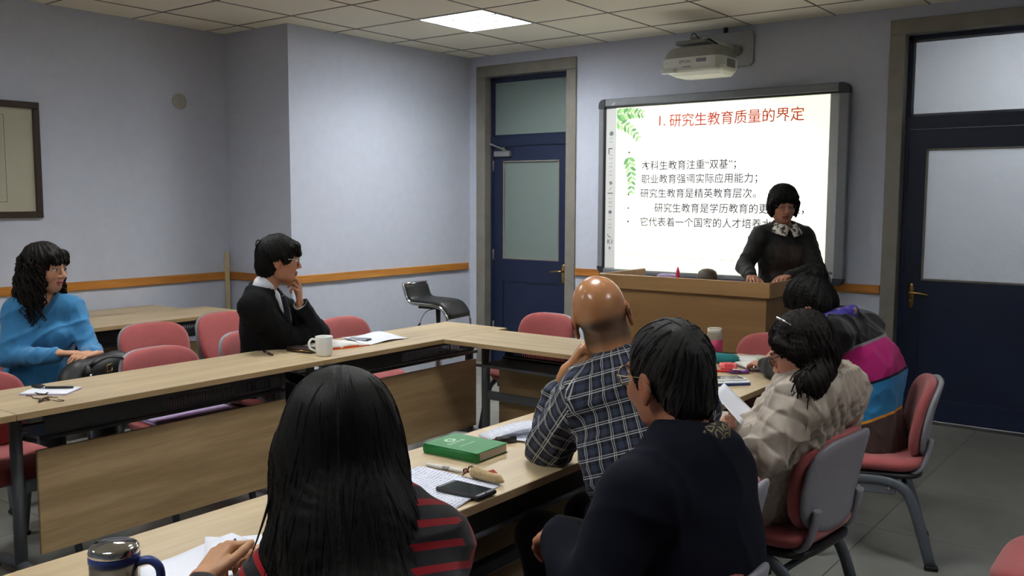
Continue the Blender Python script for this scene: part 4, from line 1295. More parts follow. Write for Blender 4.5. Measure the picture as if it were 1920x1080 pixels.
    def trousers(s, mat, pad=.014, h=.013):
        j = s.j; lo, hi = bbox([j[q] for q in j if q[:2] in ('hi', 'kn', 'an')], .22)
        g = Grid(lo, hi, h); s.legs(g, pad)
        P, F = g.mesh(); P = P + normals(P, F) * (.004 * waves(P, 30, 6, 3))[:, None]
        sdf_object('trousers', [(P, F)], mat, s.root, s.base)
    def shoes(s, mat):
        f, l, up = s.torso_axes(); f = unit(f * A(1, 1, 0))
        for sd in 'rl':
            a = s.j['an' + sd] * A(1, 1, 0)
            g = Grid(a + A(-.25, -.25, -.02), a + A(.25, .25, .16), .010)
            g.cap(a + f * -.04 + A(0, 0, .045), a + f * .13 + A(0, 0, .036), .042, .036, .02)
            g.cap(a + A(0, 0, .05), a + A(0, 0, .09), .043, .046, .02)
            g.half(a, (0, 0, -1), .004)
            P, F = g.mesh(); sdf_object('shoe', [(P, F)], mat, s.root, s.base)
    def hair(s, mat, build, h=.006, ridge=.0025, nridge=44, whorl=(-.5, 0, 1.0), name='hair', lo=(.24, .24, .24), hi=(.22, .22, .22), locks=None, freq=1.0, flow='radial', post=None, strands=260, slen=.07, srad=.0016, lift=.0006):
        C, R, sc = s.hf
        W = lambda x, y, z: C + (np.array((x, y, z)) * sc) @ R
        g = Grid(C - np.array(lo), C + np.array(hi), h)
        build(g, W, R, sc)
        P, F = g.mesh(); N = normals(P, F)
        q = ((P - C) @ R.T) / sc
        wh = unit(whorl); e1 = unit(np.cross(wh, (0, 1, 0))); e2 = np.cross(wh, e1)
        az = np.arctan2(q @ e2, q @ e1); along = np.arccos(np.clip((q @ wh) / (np.linalg.norm(q, axis=1) + 1e-9), -1, 1))
        if flow == 'down': az = np.arctan2(q[:, 1], q[:, 0] - .0); along = -q[:, 2] * 8
        r = np.sin(nridge * az + 2.2 * np.sin(3 * along + az * 2)) + .7 * np.sin(nridge * 2.3 * az + 1.7 * np.sin(5 * along)) + .5 * np.sin(nridge * .37 * az + 2 * along)
        amp = ridge * np.clip(along / .5, .15, 1)
        P = P + N * (r * amp)[:, None]
        uvw = np.stack([az * .10, along * .1, 0 * az], 1)
        parts = [(P, F)]; uv = [uvw]
        if strands:
            from mathutils import kdtree
            N = normals(P, F)
            kd = kdtree.KDTree(len(P))
            for i_, v in enumerate(P): kd.insert(v, i_)
            kd.balance()
            rs = np.random.RandomState(len(P) % 991); paths = []
            wdir = -(wh @ R) if flow != 'down' else A(0, 0, -1.0)
            for i_ in rs.choice(len(P), strands):
                q_ = P[i_].copy(); pts = []; L = slen * rs.uniform(.6, 1.3); jit = rs.randn(3) * .12
                for k_ in range(9):
                    _, ii, _ = kd.find(q_)
                    nn = N[ii]; t_ = unit(wdir + jit - nn * ((wdir + jit) @ nn))
                    q_ = P[ii] * .5 + q_ * .5
                    pts.append(q_ + nn * lift * (1 + .6 * k_ / 8))
                    q_ = q_ + t_ * L / 8
                paths.append((pts, srad * rs.uniform(.6, 1.3)))
            Lp, Lf, Lu = locks_mesh(paths, 4)
            parts.append((Lp, Lf)); uv.append(Lu)
        if locks:
            Lp, Lf, Lu = locks_mesh(locks(W, R, sc))
            parts.append((Lp, Lf)); uv.append(Lu)
        return sdf_object(name, parts, mat, s.root, s.base, None, np.concatenate(uv))
    def glasses(s, mat, w=.029, hgt=.020, x=.103, z=.004, lens=True, temple=True, wire=.0014):
        C, R, sc = s.hf; W = lambda a, b, c: tuple(C + (np.array((a, b, c)) * sc) @ R - s.base)
        gl = MB()
        for sd in (-1, 1):
            ring = [(x - .010 * abs(math.cos(a)) * .3 - (.006 if sd * math.cos(a) > 0 else 0) * abs(math.cos(a)), sd * .034 + w * .92 * math.copysign(abs(math.cos(a)) ** .8, math.cos(a)), z + hgt * math.copysign(abs(math.sin(a)) ** .8, math.sin(a))) for a in [2 * PI * q / 24 for q in range(24)]]
            gl.tube([W(*p) for p in ring], wire, 6, closed=True)
            if temple: gl.tube([W(*p) for p in smooth_path([(x - .008, sd * .062, z + .006), (x - .02, sd * .073, z + .008), (.05, sd * .079, z + .008), (-.005, sd * .084, z + .010), (-.028, sd * .084, z - .002), (-.036, sd * .083, z - .022)], 4)], wire, 6)
        gl.tube([W(*p) for p in [(x, -.008, z + .004), (x + .004, 0, z + .008), (x, .008, z + .004)]], wire, 6)
        g = gl.build('glasses', mat, s.root)
        if lens:
            lm = MATS.get('spectacle_lens')
            if lm is None:
                t = NT('spectacle_lens'); t.b.inputs['Transmission Weight'].default_value = 1.0; t.b.inputs['Roughness'].default_value = .02
                t.b.inputs['IOR'].default_value = 1.05; t.b.inputs['Base Color'].default_value = (.95, .97, .97, 1); lm = MATS['spectacle_lens'] = t.m
            for sd in (-1, 1):
                V = [W(x - .004, sd * .034 + w * .9 * math.copysign(abs(math.cos(a)) ** .8, math.cos(a)), z + hgt * .97 * math.copysign(abs(math.sin(a)) ** .8, math.sin(a))) for a in [2 * PI * q / 24 for q in range(24)]]
                MB()._add(V, [tuple(range(24))]).build('lens', lm, g)
        return g

def locks_mesh(paths, sides=5):
    """Tapering strands: list of (points, radius)."""
    Vs = []; Fs = []; Us = []; b = 0
    for pts, rad in paths:
        P = np.array(pts, float); k = len(P)
        T = np.gradient(P, axis=0); T /= np.linalg.norm(T, axis=1)[:, None] + 1e-9
        a = np.cross(T[0], (.3, .2, 1.0)); a /= np.linalg.norm(a)
        tap = rad * (1 - np.linspace(0, 1, k) ** 3 * .85)
        ring = []
        for i_ in range(k):
            a = a - T[i_] * (a @ T[i_]); a /= np.linalg.norm(a) + 1e-9; c = np.cross(T[i_], a)
            for q in range(sides):
                w = 2 * PI * q / sides
                Vs.append(P[i_] + tap[i_] * (math.cos(w) * a + math.sin(w) * c)); Us.append((b * .013 + q * .01, i_ * .02, 0))
        for i_ in range(k - 1):
            for q in range(sides):
                Fs.append((b + i_ * sides + q, b + i_ * sides + (q + 1) % sides, b + (i_ + 1) * sides + (q + 1) % sides, b + (i_ + 1) * sides + q))
        b += k * sides
    return np.array(Vs), np.array(Fs), np.array(Us)

HAIR_BLACK = hair_mat('hair_black', (.0014, .0013, .0013, 1), (.006, .0052, .005, 1), .55)
HAIR_BROWN = hair_mat('hair_dark_brown', (.0025, .0016, .0013, 1), (.013, .0075, .006, 1), .6)
HAIR_GREY = hair_mat('hair_greying', (.004, .004, .0045, 1), (.050, .047, .045, 1), .5)
TROUSER = fabric('trouser_black', rgb(26, 27, 32), bump=.1)
SHOE = plain('shoe_black', rgb(20, 18, 18), .4)

def collar(pn, name, mat, pts, th=.003, ht=.04, parent=None):
    """Standing strip along a path: list of (point, outward-down vector)."""
    m = MB(); V = []; F = []
    for p, d in pts:
        p = np.array(p, float) - pn.base; d = np.array(d, float)
        V += [tuple(p), tuple(p + d)]
    n = len(pts)
    for i_ in range(n - 1): F.append((2 * i_, 2 * i_ + 1, 2 * i_ + 3, 2 * i_ + 2))
    m._add(V, F, True)
    o = m.build(name, mat, parent or pn.root)
    md = o.modifiers.new('thick', 'SOLIDIFY'); md.thickness = th; md.offset = 1
    return o
def ring_collar(pn, name, mat, C, r, f, l, up, ht, flare=.012, a0=0, a1=2 * PI, rx=1.0, drop=0.0, n=26, th=.004):
    pts = []
    for k in range(n + 1):
        a = a0 + (a1 - a0) * k / n
        d = f * math.cos(a) * rx + l * math.sin(a)
        p = np.array(C) + d * r + up * (ht - drop * max(0, math.cos(a)))
        pts.append((p, d * flare - up * ht))
    return collar(pn, name, mat, pts, th)

# ---------------------------------------------------------------- garment materials
def plaid_mat():
    t = NT('plaid_cotton')
    a = t.n('ShaderNodeAttribute'); a.attribute_name = 'uvw'
    sp = t.n('ShaderNodeSeparateXYZ'); t.l(a.outputs['Vector'], sp.inputs[0])
    def fr(o, per): return t.math('FRACT', t.math('ADD', t.math('DIVIDE', o, per), 40.0))
    fu, fv = fr(sp.outputs[0], .046), fr(sp.outputs[1], .046)
    def line(f, c, w): return t.math('LESS_THAN', t.math('ABSOLUTE', t.math('SUBTRACT', f, c)), w)
    def both(c, w): return t.math('MAXIMUM', line(fu, c, w), line(fv, c, w))
    white = t.math('MAXIMUM', both(.30, .028), both(.44, .028))
    bandu = line(fu, .85, .20); bandv = line(fv, .85, .20)
    band = t.math('MULTIPLY', t.math('ADD', bandu, bandv), .5)
    base = t.mix(band, rgb(24, 26, 34), rgb(58, 66, 90))
    cross = t.math('MULTIPLY', t.math('ADD', line(fu, .30, .028), line(fv, .30, .028)), .25)
    wmix = t.math('MULTIPLY', white, t.math('ADD', .62, cross))
    t.l(t.mix(wmix, base, rgb(206, 208, 210)), t.b.inputs['Base Color'])
    t.b.inputs['Roughness'].default_value = .85
    t.bump(t.noise(500, 2, t.obj()).outputs[0], .1, .001)
    return t.m
def stripe_mat(name, stops, per=None, arm=None):
    """Constant bands along the garment (uvw.y); per: repeat length."""
    t = NT(name)
    a = t.n('ShaderNodeAttribute'); a.attribute_name = 'uvw'
    sp = t.n('ShaderNodeSeparateXYZ'); t.l(a.outputs['Vector'], sp.inputs[0])
    v = sp.outputs[1]
    if per: v = t.math('FRACT', t.math('ADD', t.math('DIVIDE', v, per), 20.0))
    c = t.ramp(v, stops, 'CONSTANT')
    if arm is not None: c = t.mix(t.math('GREATER_THAN', sp.outputs[2], .5), c, arm)
    nz = t.noise(380, 2, t.obj())
    t.l(t.mix(.25, c, nz.outputs[1], 'SOFT_LIGHT'), t.b.inputs['Base Color'])
    t.b.inputs['Roughness'].default_value = .92
    t.b.inputs['Sheen Weight'].default_value = .2
    t.b.inputs['Specular IOR Level'].default_value = .15
    t.bump(nz.outputs[0], .3, .0015)
    return t.m
KNITV = vcol('knit_colour', .9, sheen=.15, bump=.3, bscale=420, spec=.2)

def scalp(inf, cut=None, k=.01):
    pass

# ================================================================ 1. person in blue sweater (second row)
p = Person((-4.93, 2.30, 0), 'seated person in a blue sweater with long curly dark hair and a black handbag',
           hip=(-4.93, 2.30, .545), neck=(-4.870, 2.325, 1.055), shr=(-4.905, 2.195, .995), shl=(-4.815, 2.455, .99),
           elr=(-4.85, 2.135, .770), wrr=(-4.580, 2.245, .79), ell=(-4.690, 2.480, .765), wrl=(-4.50, 2.395, .79),
           knr=(-4.50, 2.16, .52), knl=(-4.47, 2.42, .52), anr=(-4.46, 2.16, .09), anl=(-4.43, 2.42, .09))
p.skin((-4.835, 2.335, 1.212), (.90, .42, -.08), hands=(
    dict(wrist=(-4.568, 2.250, .805), d=(.60, .72, .0), n=(.1, .1, 1), side=1, curl=(22, 28, 20), sc=.92),
    dict(wrist=(-4.490, 2.395, .795), d=(.25, -.9, .05), n=(.2, .1, 1), side=-1, curl=(25, 30, 22), sc=.92)),
    col=(196, 146, 116), eyes='open', lips=(170, 92, 86))
BLUEK = fabric('blue_knit', rgb(58, 124, 172), var=.10, scale=320, bump=.3)
def ex(g, f, l, up):
    b = p.j['neck'] - up * .19 + f * .075
    for s_ in (-1, 1): g.ell(b + l * s_ * .072, (.072, .072, .070), k=.05)
    g.cap(p.j['neck'] - up * .015 + l * .07 + f * .01, p.j['neck'] + f * .085 - up * .11, .030, .022, .02)
    g.cap(p.j['neck'] - up * .015 - l * .07 + f * .01, p.j['neck'] + f * .085 - up * .11, .030, .022, .02)
    g.cap(p.j['neck'] + l * .06 - f * .03, p.j['neck'] - l * .06 - f * .03, .032, k=.02)
p.garment('sweater', BLUEK, pad=.009, h=.0075, fold=.007, ffreq=20, seed=4, extra=ex, vee=.14, shoulder=.050)
p.trousers(TROUSER); p.shoes(SHOE)
def hb(g, W, R, sc):
    g.ell(W(-.022, 0, .040), (.108, .094, .100), R, .02)
    g.ell(W(-.035, 0, -.05), (.085, .105, .110), R, .03)
    g.ell(W(-.055, .035, -.16), (.060, .085, .090), R, .04)
    g.ell(W(-.040, -.075, -.13), (.060, .050, .110), R, .04)
    g.ell(W(.105, -.004, -.045), (.075, .062, .105), R, .012, 'cut')
    g.cap(W(.060, -.05, .070), W(.060, .05, .070), .030, k=.02)
    g.cap(W(.085, -.035, .044), W(.085, .035, .044), .014, k=.02)
def curly(W, R, sc):
    rs = np.random.RandomState(3); out = []
    for k in range(210):
        a = rs.uniform(-2.55, 2.55) + PI
        x0, y0 = .094 * math.cos(a) - .03, .100 * math.sin(a)
        z0 = rs.uniform(-.02, .07); L = rs.uniform(.16, .33); ph = rs.rand() * 6.28; fr = rs.uniform(20, 34); am = rs.uniform(.008, .018)
        pts = []
        for q in range(14):
            t = q / 13
            pts.append(W(x0 * (1 + .22 * t) + am * math.cos(ph + fr * t * L * 3), y0 * (1 + .28 * t) + am * math.sin(ph + fr * t * L * 3), z0 - L * t))
        out.append((pts, rs.uniform(.004, .008)))
    return out
p.hair(HAIR_BROWN, hb, ridge=.004, nridge=22, locks=curly, lo=(.3, .3, .36), hi=(.25, .25, .2))

# her handbag
bag = empty('handbag', (-4.44, 2.37, .600), D(24), label='black leather handbag on the lap of the person in blue', cat='handbag')
bag.scale = (1.1, 1.15, 1.05)
g = Grid((-.26, -.26, -.02), (.26, .26, .26), .007)
g.cap((-.0, -.15, .06), (-.0, .15, .06), .075, .070, .03, flat=((1, 0, 0), 1.15)); g.cap((0, -.13, .12), (.0, .15, .135), .055, .045, .05, flat=((1, 0, 0), 1.2))
P, F = g.mesh(); P = P + normals(P, F) * (.007 * waves(P, 34, 7, 9))[:, None]
sdf_object('bag_body', [(P, F)], BLACKLEATHER, bag, (0, 0, 0))
MB().tube(smooth_path([(.055, -.10, .15), (.075, -.095, .17), (.085, -.03, .185), (.085, .05, .17), (.075, .09, .15), (.065, .10, .12)], 6), .011, 8, flat=((1, 0, 0), .5)).build('strap', BLACKLEATHER, bag)
MB().tube([(.075 + .0, -.145 + .016 * math.cos(a), .075 + .018 * math.sin(a)) for a in [2 * PI * q / 16 for q in range(16)]], .003, 8, closed=True).build('ring', CHROME, bag)
MB().tube([(.07, -.14, .16), (.078, -.145, .12), (.077, -.145, .095)], [.010, .013, .008], 8).build('ring_tab', BLACKLEATHER, bag)
MB().lathe([(0, 0), (.008, 0), (.006, .005), (0, .006)], 12).build('stud', CHROME, bag, (.09, -.145, .118), (0, PI / 2, 0))
bk = [(.095, -.045, .115), (.095, -.012, .118), (.095, -.012, .150), (.095, -.045, .147)]
MB().tube(bk, .0025, 6, closed=True).build('buckle', BRASS, bag)

# ================================================================ 2. man in black jacket at the left table
p = Person((-4.30, 3.31, 0), 'seated man in a black jacket with his chin on his hand, beside the white mug',
           hip=(-4.300, 3.310, .555), neck=(-4.185, 3.197, 1.065), shr=(-4.080, 3.065, .995), shl=(-4.310, 3.340, .995),
           elr=(-4.085, 3.275, .805), wrr=(-4.040, 3.530, .812), ell=(-4.090, 3.500, .808), wrl=(-4.055, 3.365, .982),
           knr=(-3.900, 3.13, .525), knl=(-3.900, 3.47, .525), anr=(-4.02, 3.16, .09), anl=(-4.02, 3.47, .09))
p.skin((-4.108, 3.265, 1.240), (.60, .80, -.06), sc=1.04, hands=(
    dict(wrist=(-4.048, 3.352, .998), d=(.15, -.12, 1), n=(.75, .62, .1), side=-1, curl=((25, 60, 40), (22, 62, 40), (40, 70, 40), (55, 75, 40)), thumb=(.85, .35, -.4), sc=1.0),),
    col=(176, 124, 96), eyes='open', lips=(140, 84, 74))
BLACKW = fabric('black_wool', rgb(15, 16, 20), var=.12, bump=.15, sheen=.0)
WHITEC = fabric('white_cotton', rgb(214, 216, 224), var=.03, bump=.1)
def ex(g, f, l, up):
    g.cap(p.j['neck'] - l * .06 - f * .04 + up * .005, p.j['neck'] + l * .06 - f * .04 + up * .005, .036, k=.02)
    g.cap(p.j['neck'] - l * .075 - f * .01, p.j['neck'] - l * .03 + f * .12 - up * .16, .026, .020, .02)
    g.cap(p.j['neck'] + l * .075 - f * .01, p.j['neck'] + l * .03 + f * .12 - up * .16, .026, .020, .02)
p.garment('jacket', BLACKW, pad=.026, h=.009, fold=.007, ffreq=15, seed=8, extra=ex, sleeve=.90, vee=.20, girth=1.03)
g = Grid(p.j['neck'] - .2, p.j['neck'] + .15, .006)
f, l, up = p.torso_axes()
g.cap(p.j['neck'] - up * .02, p.j['neck'] + up * .040 + f * .02, .066, .062, .015); g.cap(p.j['neck'] + f * .06 - up * .03, p.j['neck'] + f * .085 - up * .15, .042, .036, .02)
P, F = g.mesh(); sdf_object('shirt', [(P, F)], WHITEC, p.root, p.base)
for sd in 'l':
    e, w = p.j['el' + sd], p.j['wr' + sd]; d = unit(w - e)
    MB().tube([tuple(w - d * .035 - p.base), tuple(w + d * .016 - p.base)], [.041, .039], 16).build('cuff', WHITEC, p.root)
MB().tube([tuple(p.j['neck'] + f * .118 - up * .02 - p.base), tuple(p.j['neck'] + f * .135 - up * .10 - p.base), tuple(p.j['neck'] + f * .14 - up * .2 - p.base)], [.010, .018, .024], 8, flat=(tuple(f), 1.0)).build('tie', fabric('dark_tie', rgb(40, 42, 56)), p.root)
p.trousers(TROUSER); p.shoes(SHOE)
def short_hair(front=.060, side=-.01, back=-.085, inf=.018, top=.0):
    def b(g, W, R, sc):
        g.ell(W(-.014, 0, .034 + top), (.098 + inf, .076 + inf, .090 + inf), R, .015)
        g.ell(W(-.060, 0, -.035), (.055 + inf * .6, .066 + inf * .4, .075), R, .03)
        g.ell(W(.118, 0, -.040), (.085, .105, .105 + front * .2), R, .008, 'cut')
        for s_ in (-1, 1):
            g.ell(W(.012, s_ * .10, -.050), (.052, .050, .062), R, .008, 'cut')
        g.half(W(0, 0, back), -R[2] + R[0] * .25, .01)
    return b
def man_hair(g, W, R, sc):
    short_hair(inf=.020)(g, W, R, sc)
    g.cap(W(.070, -.05, .075), W(.078, .04, .070), .030, k=.02); g.cap(W(.092, -.045, .042), W(.094, .03, .045), .016, k=.015)
    for s_ in (-1, 1): g.cap(W(.020, s_ * .084, .03), W(.022, s_ * .081, -.014), .010, .006, .012)
def tuft(W, R, sc):
    out = []; rs = np.random.RandomState(5)
    for k in range(16):
        y = rs.uniform(-.03, .03); pts = [W(-.085 - .034 * math.sin(t * 2.6) - .01 * t, y, .085 - .085 * t * t + .030 * math.sin(t * 3)) for t in np.linspace(0, 1.05, 9)]
        out.append((pts, .0028))
    return out
p.hair(HAIR_BLACK, man_hair, ridge=.0022, nridge=34, locks=tuft)
p.glasses(plain('silver_wire', rgb(206, 208, 212), .2, .9), w=.027, hgt=.019)

# ================================================================ 3. speaker behind the lectern
p = Person((-2.37, 6.20, 0), 'standing speaker with short black hair, reading at the lectern in front of the slide',
           hip=(-2.375, 6.215, .93), neck=(-2.368, 6.185, 1.395), shr=(-2.495, 6.080, 1.335), shl=(-2.250, 6.275, 1.330),
           elr=(-2.560, 5.985, 1.125), wrr=(-2.440, 5.815, 1.075), ell=(-2.135, 6.195, 1.115), wrl=(-2.225, 5.930, 1.080),
           knr=(-2.43, 6.18, .50), knl=(-2.31, 6.27, .50), anr=(-2.43, 6.20, .09), anl=(-2.31, 6.29, .09))
p.skin((-2.362, 6.140, 1.550), (.58, -.78, -.22), hands=(
    dict(wrist=(-2.437, 5.810, 1.078), d=(.42, -.85, -.06), n=(0, -.1, 1), side=1, curl=(18, 26, 18), sc=.93, spread=.12),
    dict(wrist=(-2.226, 5.925, 1.083), d=(-.15, -.95, -.06), n=(0, -.1, 1), side=-1, curl=(18, 26, 18), sc=.93, spread=.12)),
    col=(190, 138, 112), eyes='down', lips=(150, 84, 80), jaw=.97)
def spk_col(P, U):
    f, l, up = p.torso_axes()
    q = P - (p.j['hip'] + p.j['neck']) / 2
    lat = q @ l; fr = q @ f; v = q @ up
    c = np.tile(A(17, 17, 19), (len(P), 1))
    e = .012 * np.sin(lat * 90 + v * 40) + .008 * np.sin(v * 130)
    edge = .120 - .25 * np.clip(v - .02, 0, 1) + e
    k = np.clip((edge - np.abs(lat)) / .014, 0, 1) * np.clip((fr - .02) / .02, 0, 1) * np.clip((.150 + e - v) / .03, 0, 1) * (U[:, 2] < .5)
    tone = np.tile(A(46, 34, 30), (len(P), 1)) + (22 * np.clip(np.sin(lat * 260) * np.sin(v * 60 + lat * 30), 0, 1) * np.clip((v + .02) / .08, 0, 1))[:, None]
    c = c * (1 - k[:, None]) + tone * k[:, None]
    return c
def ex(g, f, l, up):
    b = p.j['neck'] - up * .19 + f * .065
    for s_ in (-1, 1): g.ell(b + l * s_ * .068, (.068, .068, .070), k=.05)
p.garment('cardigan', vcol('cardigan_colour', .62, sheen=.1, bump=.5, bscale=160, spec=.35), pad=.014, h=.008, fold=.005, ffreq=20, seed=12, extra=ex, col=spk_col, shoulder=.052, vee=.05)
f, l, up = p.torso_axes()
COLL = NT('collar_print'); _v = COLL.noise(38, 2, COLL.obj())
COLL.l(COLL.ramp(_v.outputs[0], [(.44, rgb(214, 210, 200)), (.52, rgb(206, 200, 190)), (.56, rgb(60, 56, 52))]), COLL.b.inputs['Base Color'])
for s_ in (-1, 1):
    nk = p.j['neck'] + up * .005
    pts = []
    for k in range(9):
        t = k / 8; a = PI * .80 * (1 - t)
        d = f * math.cos(a) + l * s_ * math.sin(a)
        e = nk + d * .072 + up * (.034 - .016 * t) + f * .035 * t
        pts.append((e, (d * .040 + l * s_ * .024 * t - up * (.030 + .045 * t))))
    collar(p, 'collar', COLL.m, pts, .004)
p.trousers(TROUSER); p.shoes(SHOE)
def spk_hair(g, W, R, sc):
    g.ell(W(-.016, 0, .036), (.118, .100, .108), R, .015)
    g.ell(W(-.03, 0, -.02), (.095, .103, .090), R, .02)
    g.ell(W(.118, 0, -.046), (.085, .070, .100), R, .008, 'cut')
    g.half(W(0, 0, -.090), -R[2] + R[0] * .1, .01)
    g.cap(W(.078, -.05, .068), W(.078, .05, .068), .028, k=.02); g.cap(W(.094, -.045, .050), W(.096, .04, .052), .013, k=.012)
    for s_ in (-1, 1): g.cap(W(.042, s_ * .084, .02), W(.034, s_ * .082, -.068), .020, .009, .02)
p.hair(HAIR_BLACK, spk_hair, ridge=.0022, nridge=40, whorl=(-.25, 0, 1))
p.glasses(plain('silver_wire', rgb(206, 208, 212), .2, .9), w=.026, hgt=.015, wire=.0010)

# ================================================================ 4. bald person in plaid shirt
p = Person((-1.17, 2.32, 0), 'seated bald person in a dark plaid shirt leaning the head on the left fist',
           hip=(-1.17, 2.31, .555), neck=(-1.375, 2.345, 1.085), shr=(-1.225, 2.480, 1.005), shl=(-1.470, 2.275, .985),
           elr=(-1.225, 2.575, .780), wrr=(-1.46, 2.60, .805), ell=(-1.635, 2.335, .800), wrl=(-1.584, 2.346, 1.035),
           knr=(-1.58, 2.48, .55), knl=(-1.60, 2.24, .55), anr=(-1.52, 2.48, .09), anl=(-1.52, 2.24, .09))
def bald_stub(q):
    x, y, z = q.T
    lim = .028 - .55 * np.clip(x + .02, 0, 1) - .035 * np.clip((np.abs(y) - .03) / .05, 0, 1) * 0
    m = np.clip((lim - z - .030 + .05 * np.abs(y)) / .022, 0, 1) * np.clip((z + .095) / .03, 0, 1) * np.clip((.025 - x) / .02, 0, 1)
    return m * .62 * (np.abs(y) < .0755)
p.skin((-1.448, 2.340, 1.230), (-.45, .88, -.10), tilt=-.28, sc=1.04, hands=(
    dict(wrist=(-1.578, 2.350, 1.050), d=(.52, .16, .84), n=(-.70, -.45, .45), side=-1, curl=(72, 88, 50), thumb=(.95, .02, -.30), sc=1.05),
    dict(wrist=(-1.47, 2.60, .800), d=(-1, .1, -.05), n=(0, 0, 1), side=1, curl=(25, 30, 20))),
    col=(190, 134, 92), eyes='open', stubble=bald_stub, mat=SKINB, fine=.0045)
PLAID = plaid_mat()
def ex(g, f, l, up):
    g.cap(p.j['neck'] - l * .06 - f * .045 + up * .01, p.j['neck'] + l * .06 - f * .045 + up * .01, .034, k=.02)
    g.cap(p.j['neck'] - l * .065 + up * .01, p.j['neck'] - l * .02 + f * .09 - up * .06, .026, k=.02); g.cap(p.j['neck'] + l * .065 + up * .01, p.j['neck'] + l * .02 + f * .09 - up * .06, .026, k=.02)
p.garment('plaid_shirt', PLAID, pad=.026, h=.0075, fold=.0075, ffreq=18, seed=21, extra=ex, sleeve=.72, girth=1.08, shoulder=.062)
p.trousers(TROUSER); p.shoes(SHOE)
p.glasses(plain('dark_wire', rgb(40, 38, 36), .3, .6), wire=.0016)
d_ = unit(p.j['wrl'] - p.j['ell'])
MB().tube([tuple(p.j['wrr'] + A(.05, -.006, 0) + .034 * (math.cos(a) * A(0, 1, 0) + math.sin(a) * A(0, 0, 1)) - p.base) for a in [2 * PI * q / 20 for q in range(20)]], .004, 8, closed=True).build('bracelet', CHROME, p.root)

# ================================================================ 5. person in navy jacket
p = Person((-.84, 1.80, 0), 'seated person in a navy jacket with greying hair and thin glasses, seen from behind',
           hip=(-.845, 1.790, .56), neck=(-.905, 1.845, 1.030), shr=(-.890, 1.955, .945), shl=(-.945, 1.665, .940),
           elr=(-.965, 2.03, .740), wrr=(-1.15, 1.98, .735), ell=(-.965, 1.545, .765), wrl=(-1.155, 1.690, .825),
           knr=(-1.27, 1.92, .555), knl=(-1.28, 1.70, .555), anr=(-1.24, 1.92, .09), anl=(-1.24, 1.70, .09))
p.skin((-.985, 1.885, 1.172), (-.93, .34, -.10), tilt=-.10, sc=1.06, hands=(
    dict(wrist=(-1.165, 1.700, .822), d=(-.75, .45, -.42), n=(-.3, -.35, .85), side=-1, curl=(25, 35, 25)),
    dict(wrist=(-1.11, 2.02, .735), d=(-.8, -.5, -.1), n=(0, 0, 1), side=1, curl=(25, 35, 25))),
    col=(168, 112, 84), eyes='open', fine=.0042)
NAVY = fabric('navy_wool', rgb(13, 16, 30), var=.14, bump=.2, sheen=.0, scale=420)
def ex(g, f, l, up):
    g.cap(p.j['neck'] - l * .075 - f * .045 - up * .01, p.j['neck'] + l * .075 - f * .045 - up * .01, .036, k=.03)
    for s_ in (-1, 1): g.cap(p.j['neck'] + l * s_ * .085 - up * .01, p.j['neck'] + l * s_ * .03 + f * .12 - up * .14, .030, .02, .03)
    g.cap(p.j['hip'] - up * .04 + l * .06, p.j['hip'] - up * .04 - l * .06, .15, k=.05)
p.garment('jacket', NAVY, pad=.027, h=.0085, fold=.008, ffreq=10, seed=31, extra=ex, sleeve=.80, girth=1.06, shoulder=.062, vee=.15)
f, l, up = p.torso_axes()
SC_ = NT('scarf_print'); _ck = SC_.n('ShaderNodeTexVoronoi'); _ck.inputs['Scale'].default_value = 46; _ck.feature = 'DISTANCE_TO_EDGE'
_w = SC_.noise(40, 2, SC_.obj()); SC_.l(SC_.obj((1, 1, 1), (.6, .3, .8)), _ck.inputs['Vector'])
SC_.l(SC_.ramp(_ck.outputs[0], [(.0, rgb(20, 20, 22)), (.10, rgb(20, 20, 22)), (.13, rgb(150, 132, 96)), (.20, rgb(170, 150, 112)), (.24, rgb(22, 20, 22))]), SC_.b.inputs['Base Color'])
SC_.b.inputs['Roughness'].default_value = .7
g = Grid(p.j['neck'] - .17, p.j['neck'] + .17, .006)
for a0 in np.linspace(0, 2 * PI, 17)[:-1]:
    a1 = a0 + 2 * PI / 16
    q = lambda a: p.j['neck'] + (f * math.cos(a) * .070 + l * math.sin(a) * .076) + up * (.006 - .018 * math.cos(a)) + f * .008
    g.cap(q(a0), q(a1), .021, .021, .012, flat=(up, .8))
P, F = g.mesh(); P = P + normals(P, F) * (.004 * waves(P, 60, 6, 2))[:, None]
sdf_object('neck_scarf', [(P, F)], SC_.m, p.root, p.base)
d_ = unit(p.j['wrl'] - p.j['ell'])
MB().tube([tuple(p.j['wrl'] - d_ * .060 - p.base), tuple(p.j['wrl'] - d_ * .006 - p.base)], [.040, .037], 18).build('cuff', WHITEC, p.root)
p.trousers(plain('trouser_navy', rgb(20, 24, 38), .85)); p.shoes(SHOE)
def navy_hair(g, W, R, sc):
    g.ell(W(-.018, 0, .034), (.106, .087, .100), R, .015)
    g.ell(W(-.062, 0, -.035), (.052, .068, .070), R, .03)
    g.ell(W(.112, 0, -.020), (.078, .110, .105), R, .008, 'cut')
    for s_ in (-1, 1):
        g.ell(W(.012, s_ * .10, -.050), (.052, .050, .060), R, .008, 'cut')
        g.cap(W(.012, s_ * .078, .03), W(.014, s_ * .075, -.010), .009, .005, .010)
    g.half(W(0, 0, -.085), -R[2] + R[0] * .25, .01)
p.hair(HAIR_GREY, navy_hair, ridge=.0011, nridge=56, whorl=(-.55, .05, .9), h=.005)
p.glasses(plain('gold_wire', rgb(178, 160, 118), .25, .8), w=.029, hgt=.021, wire=.0017)

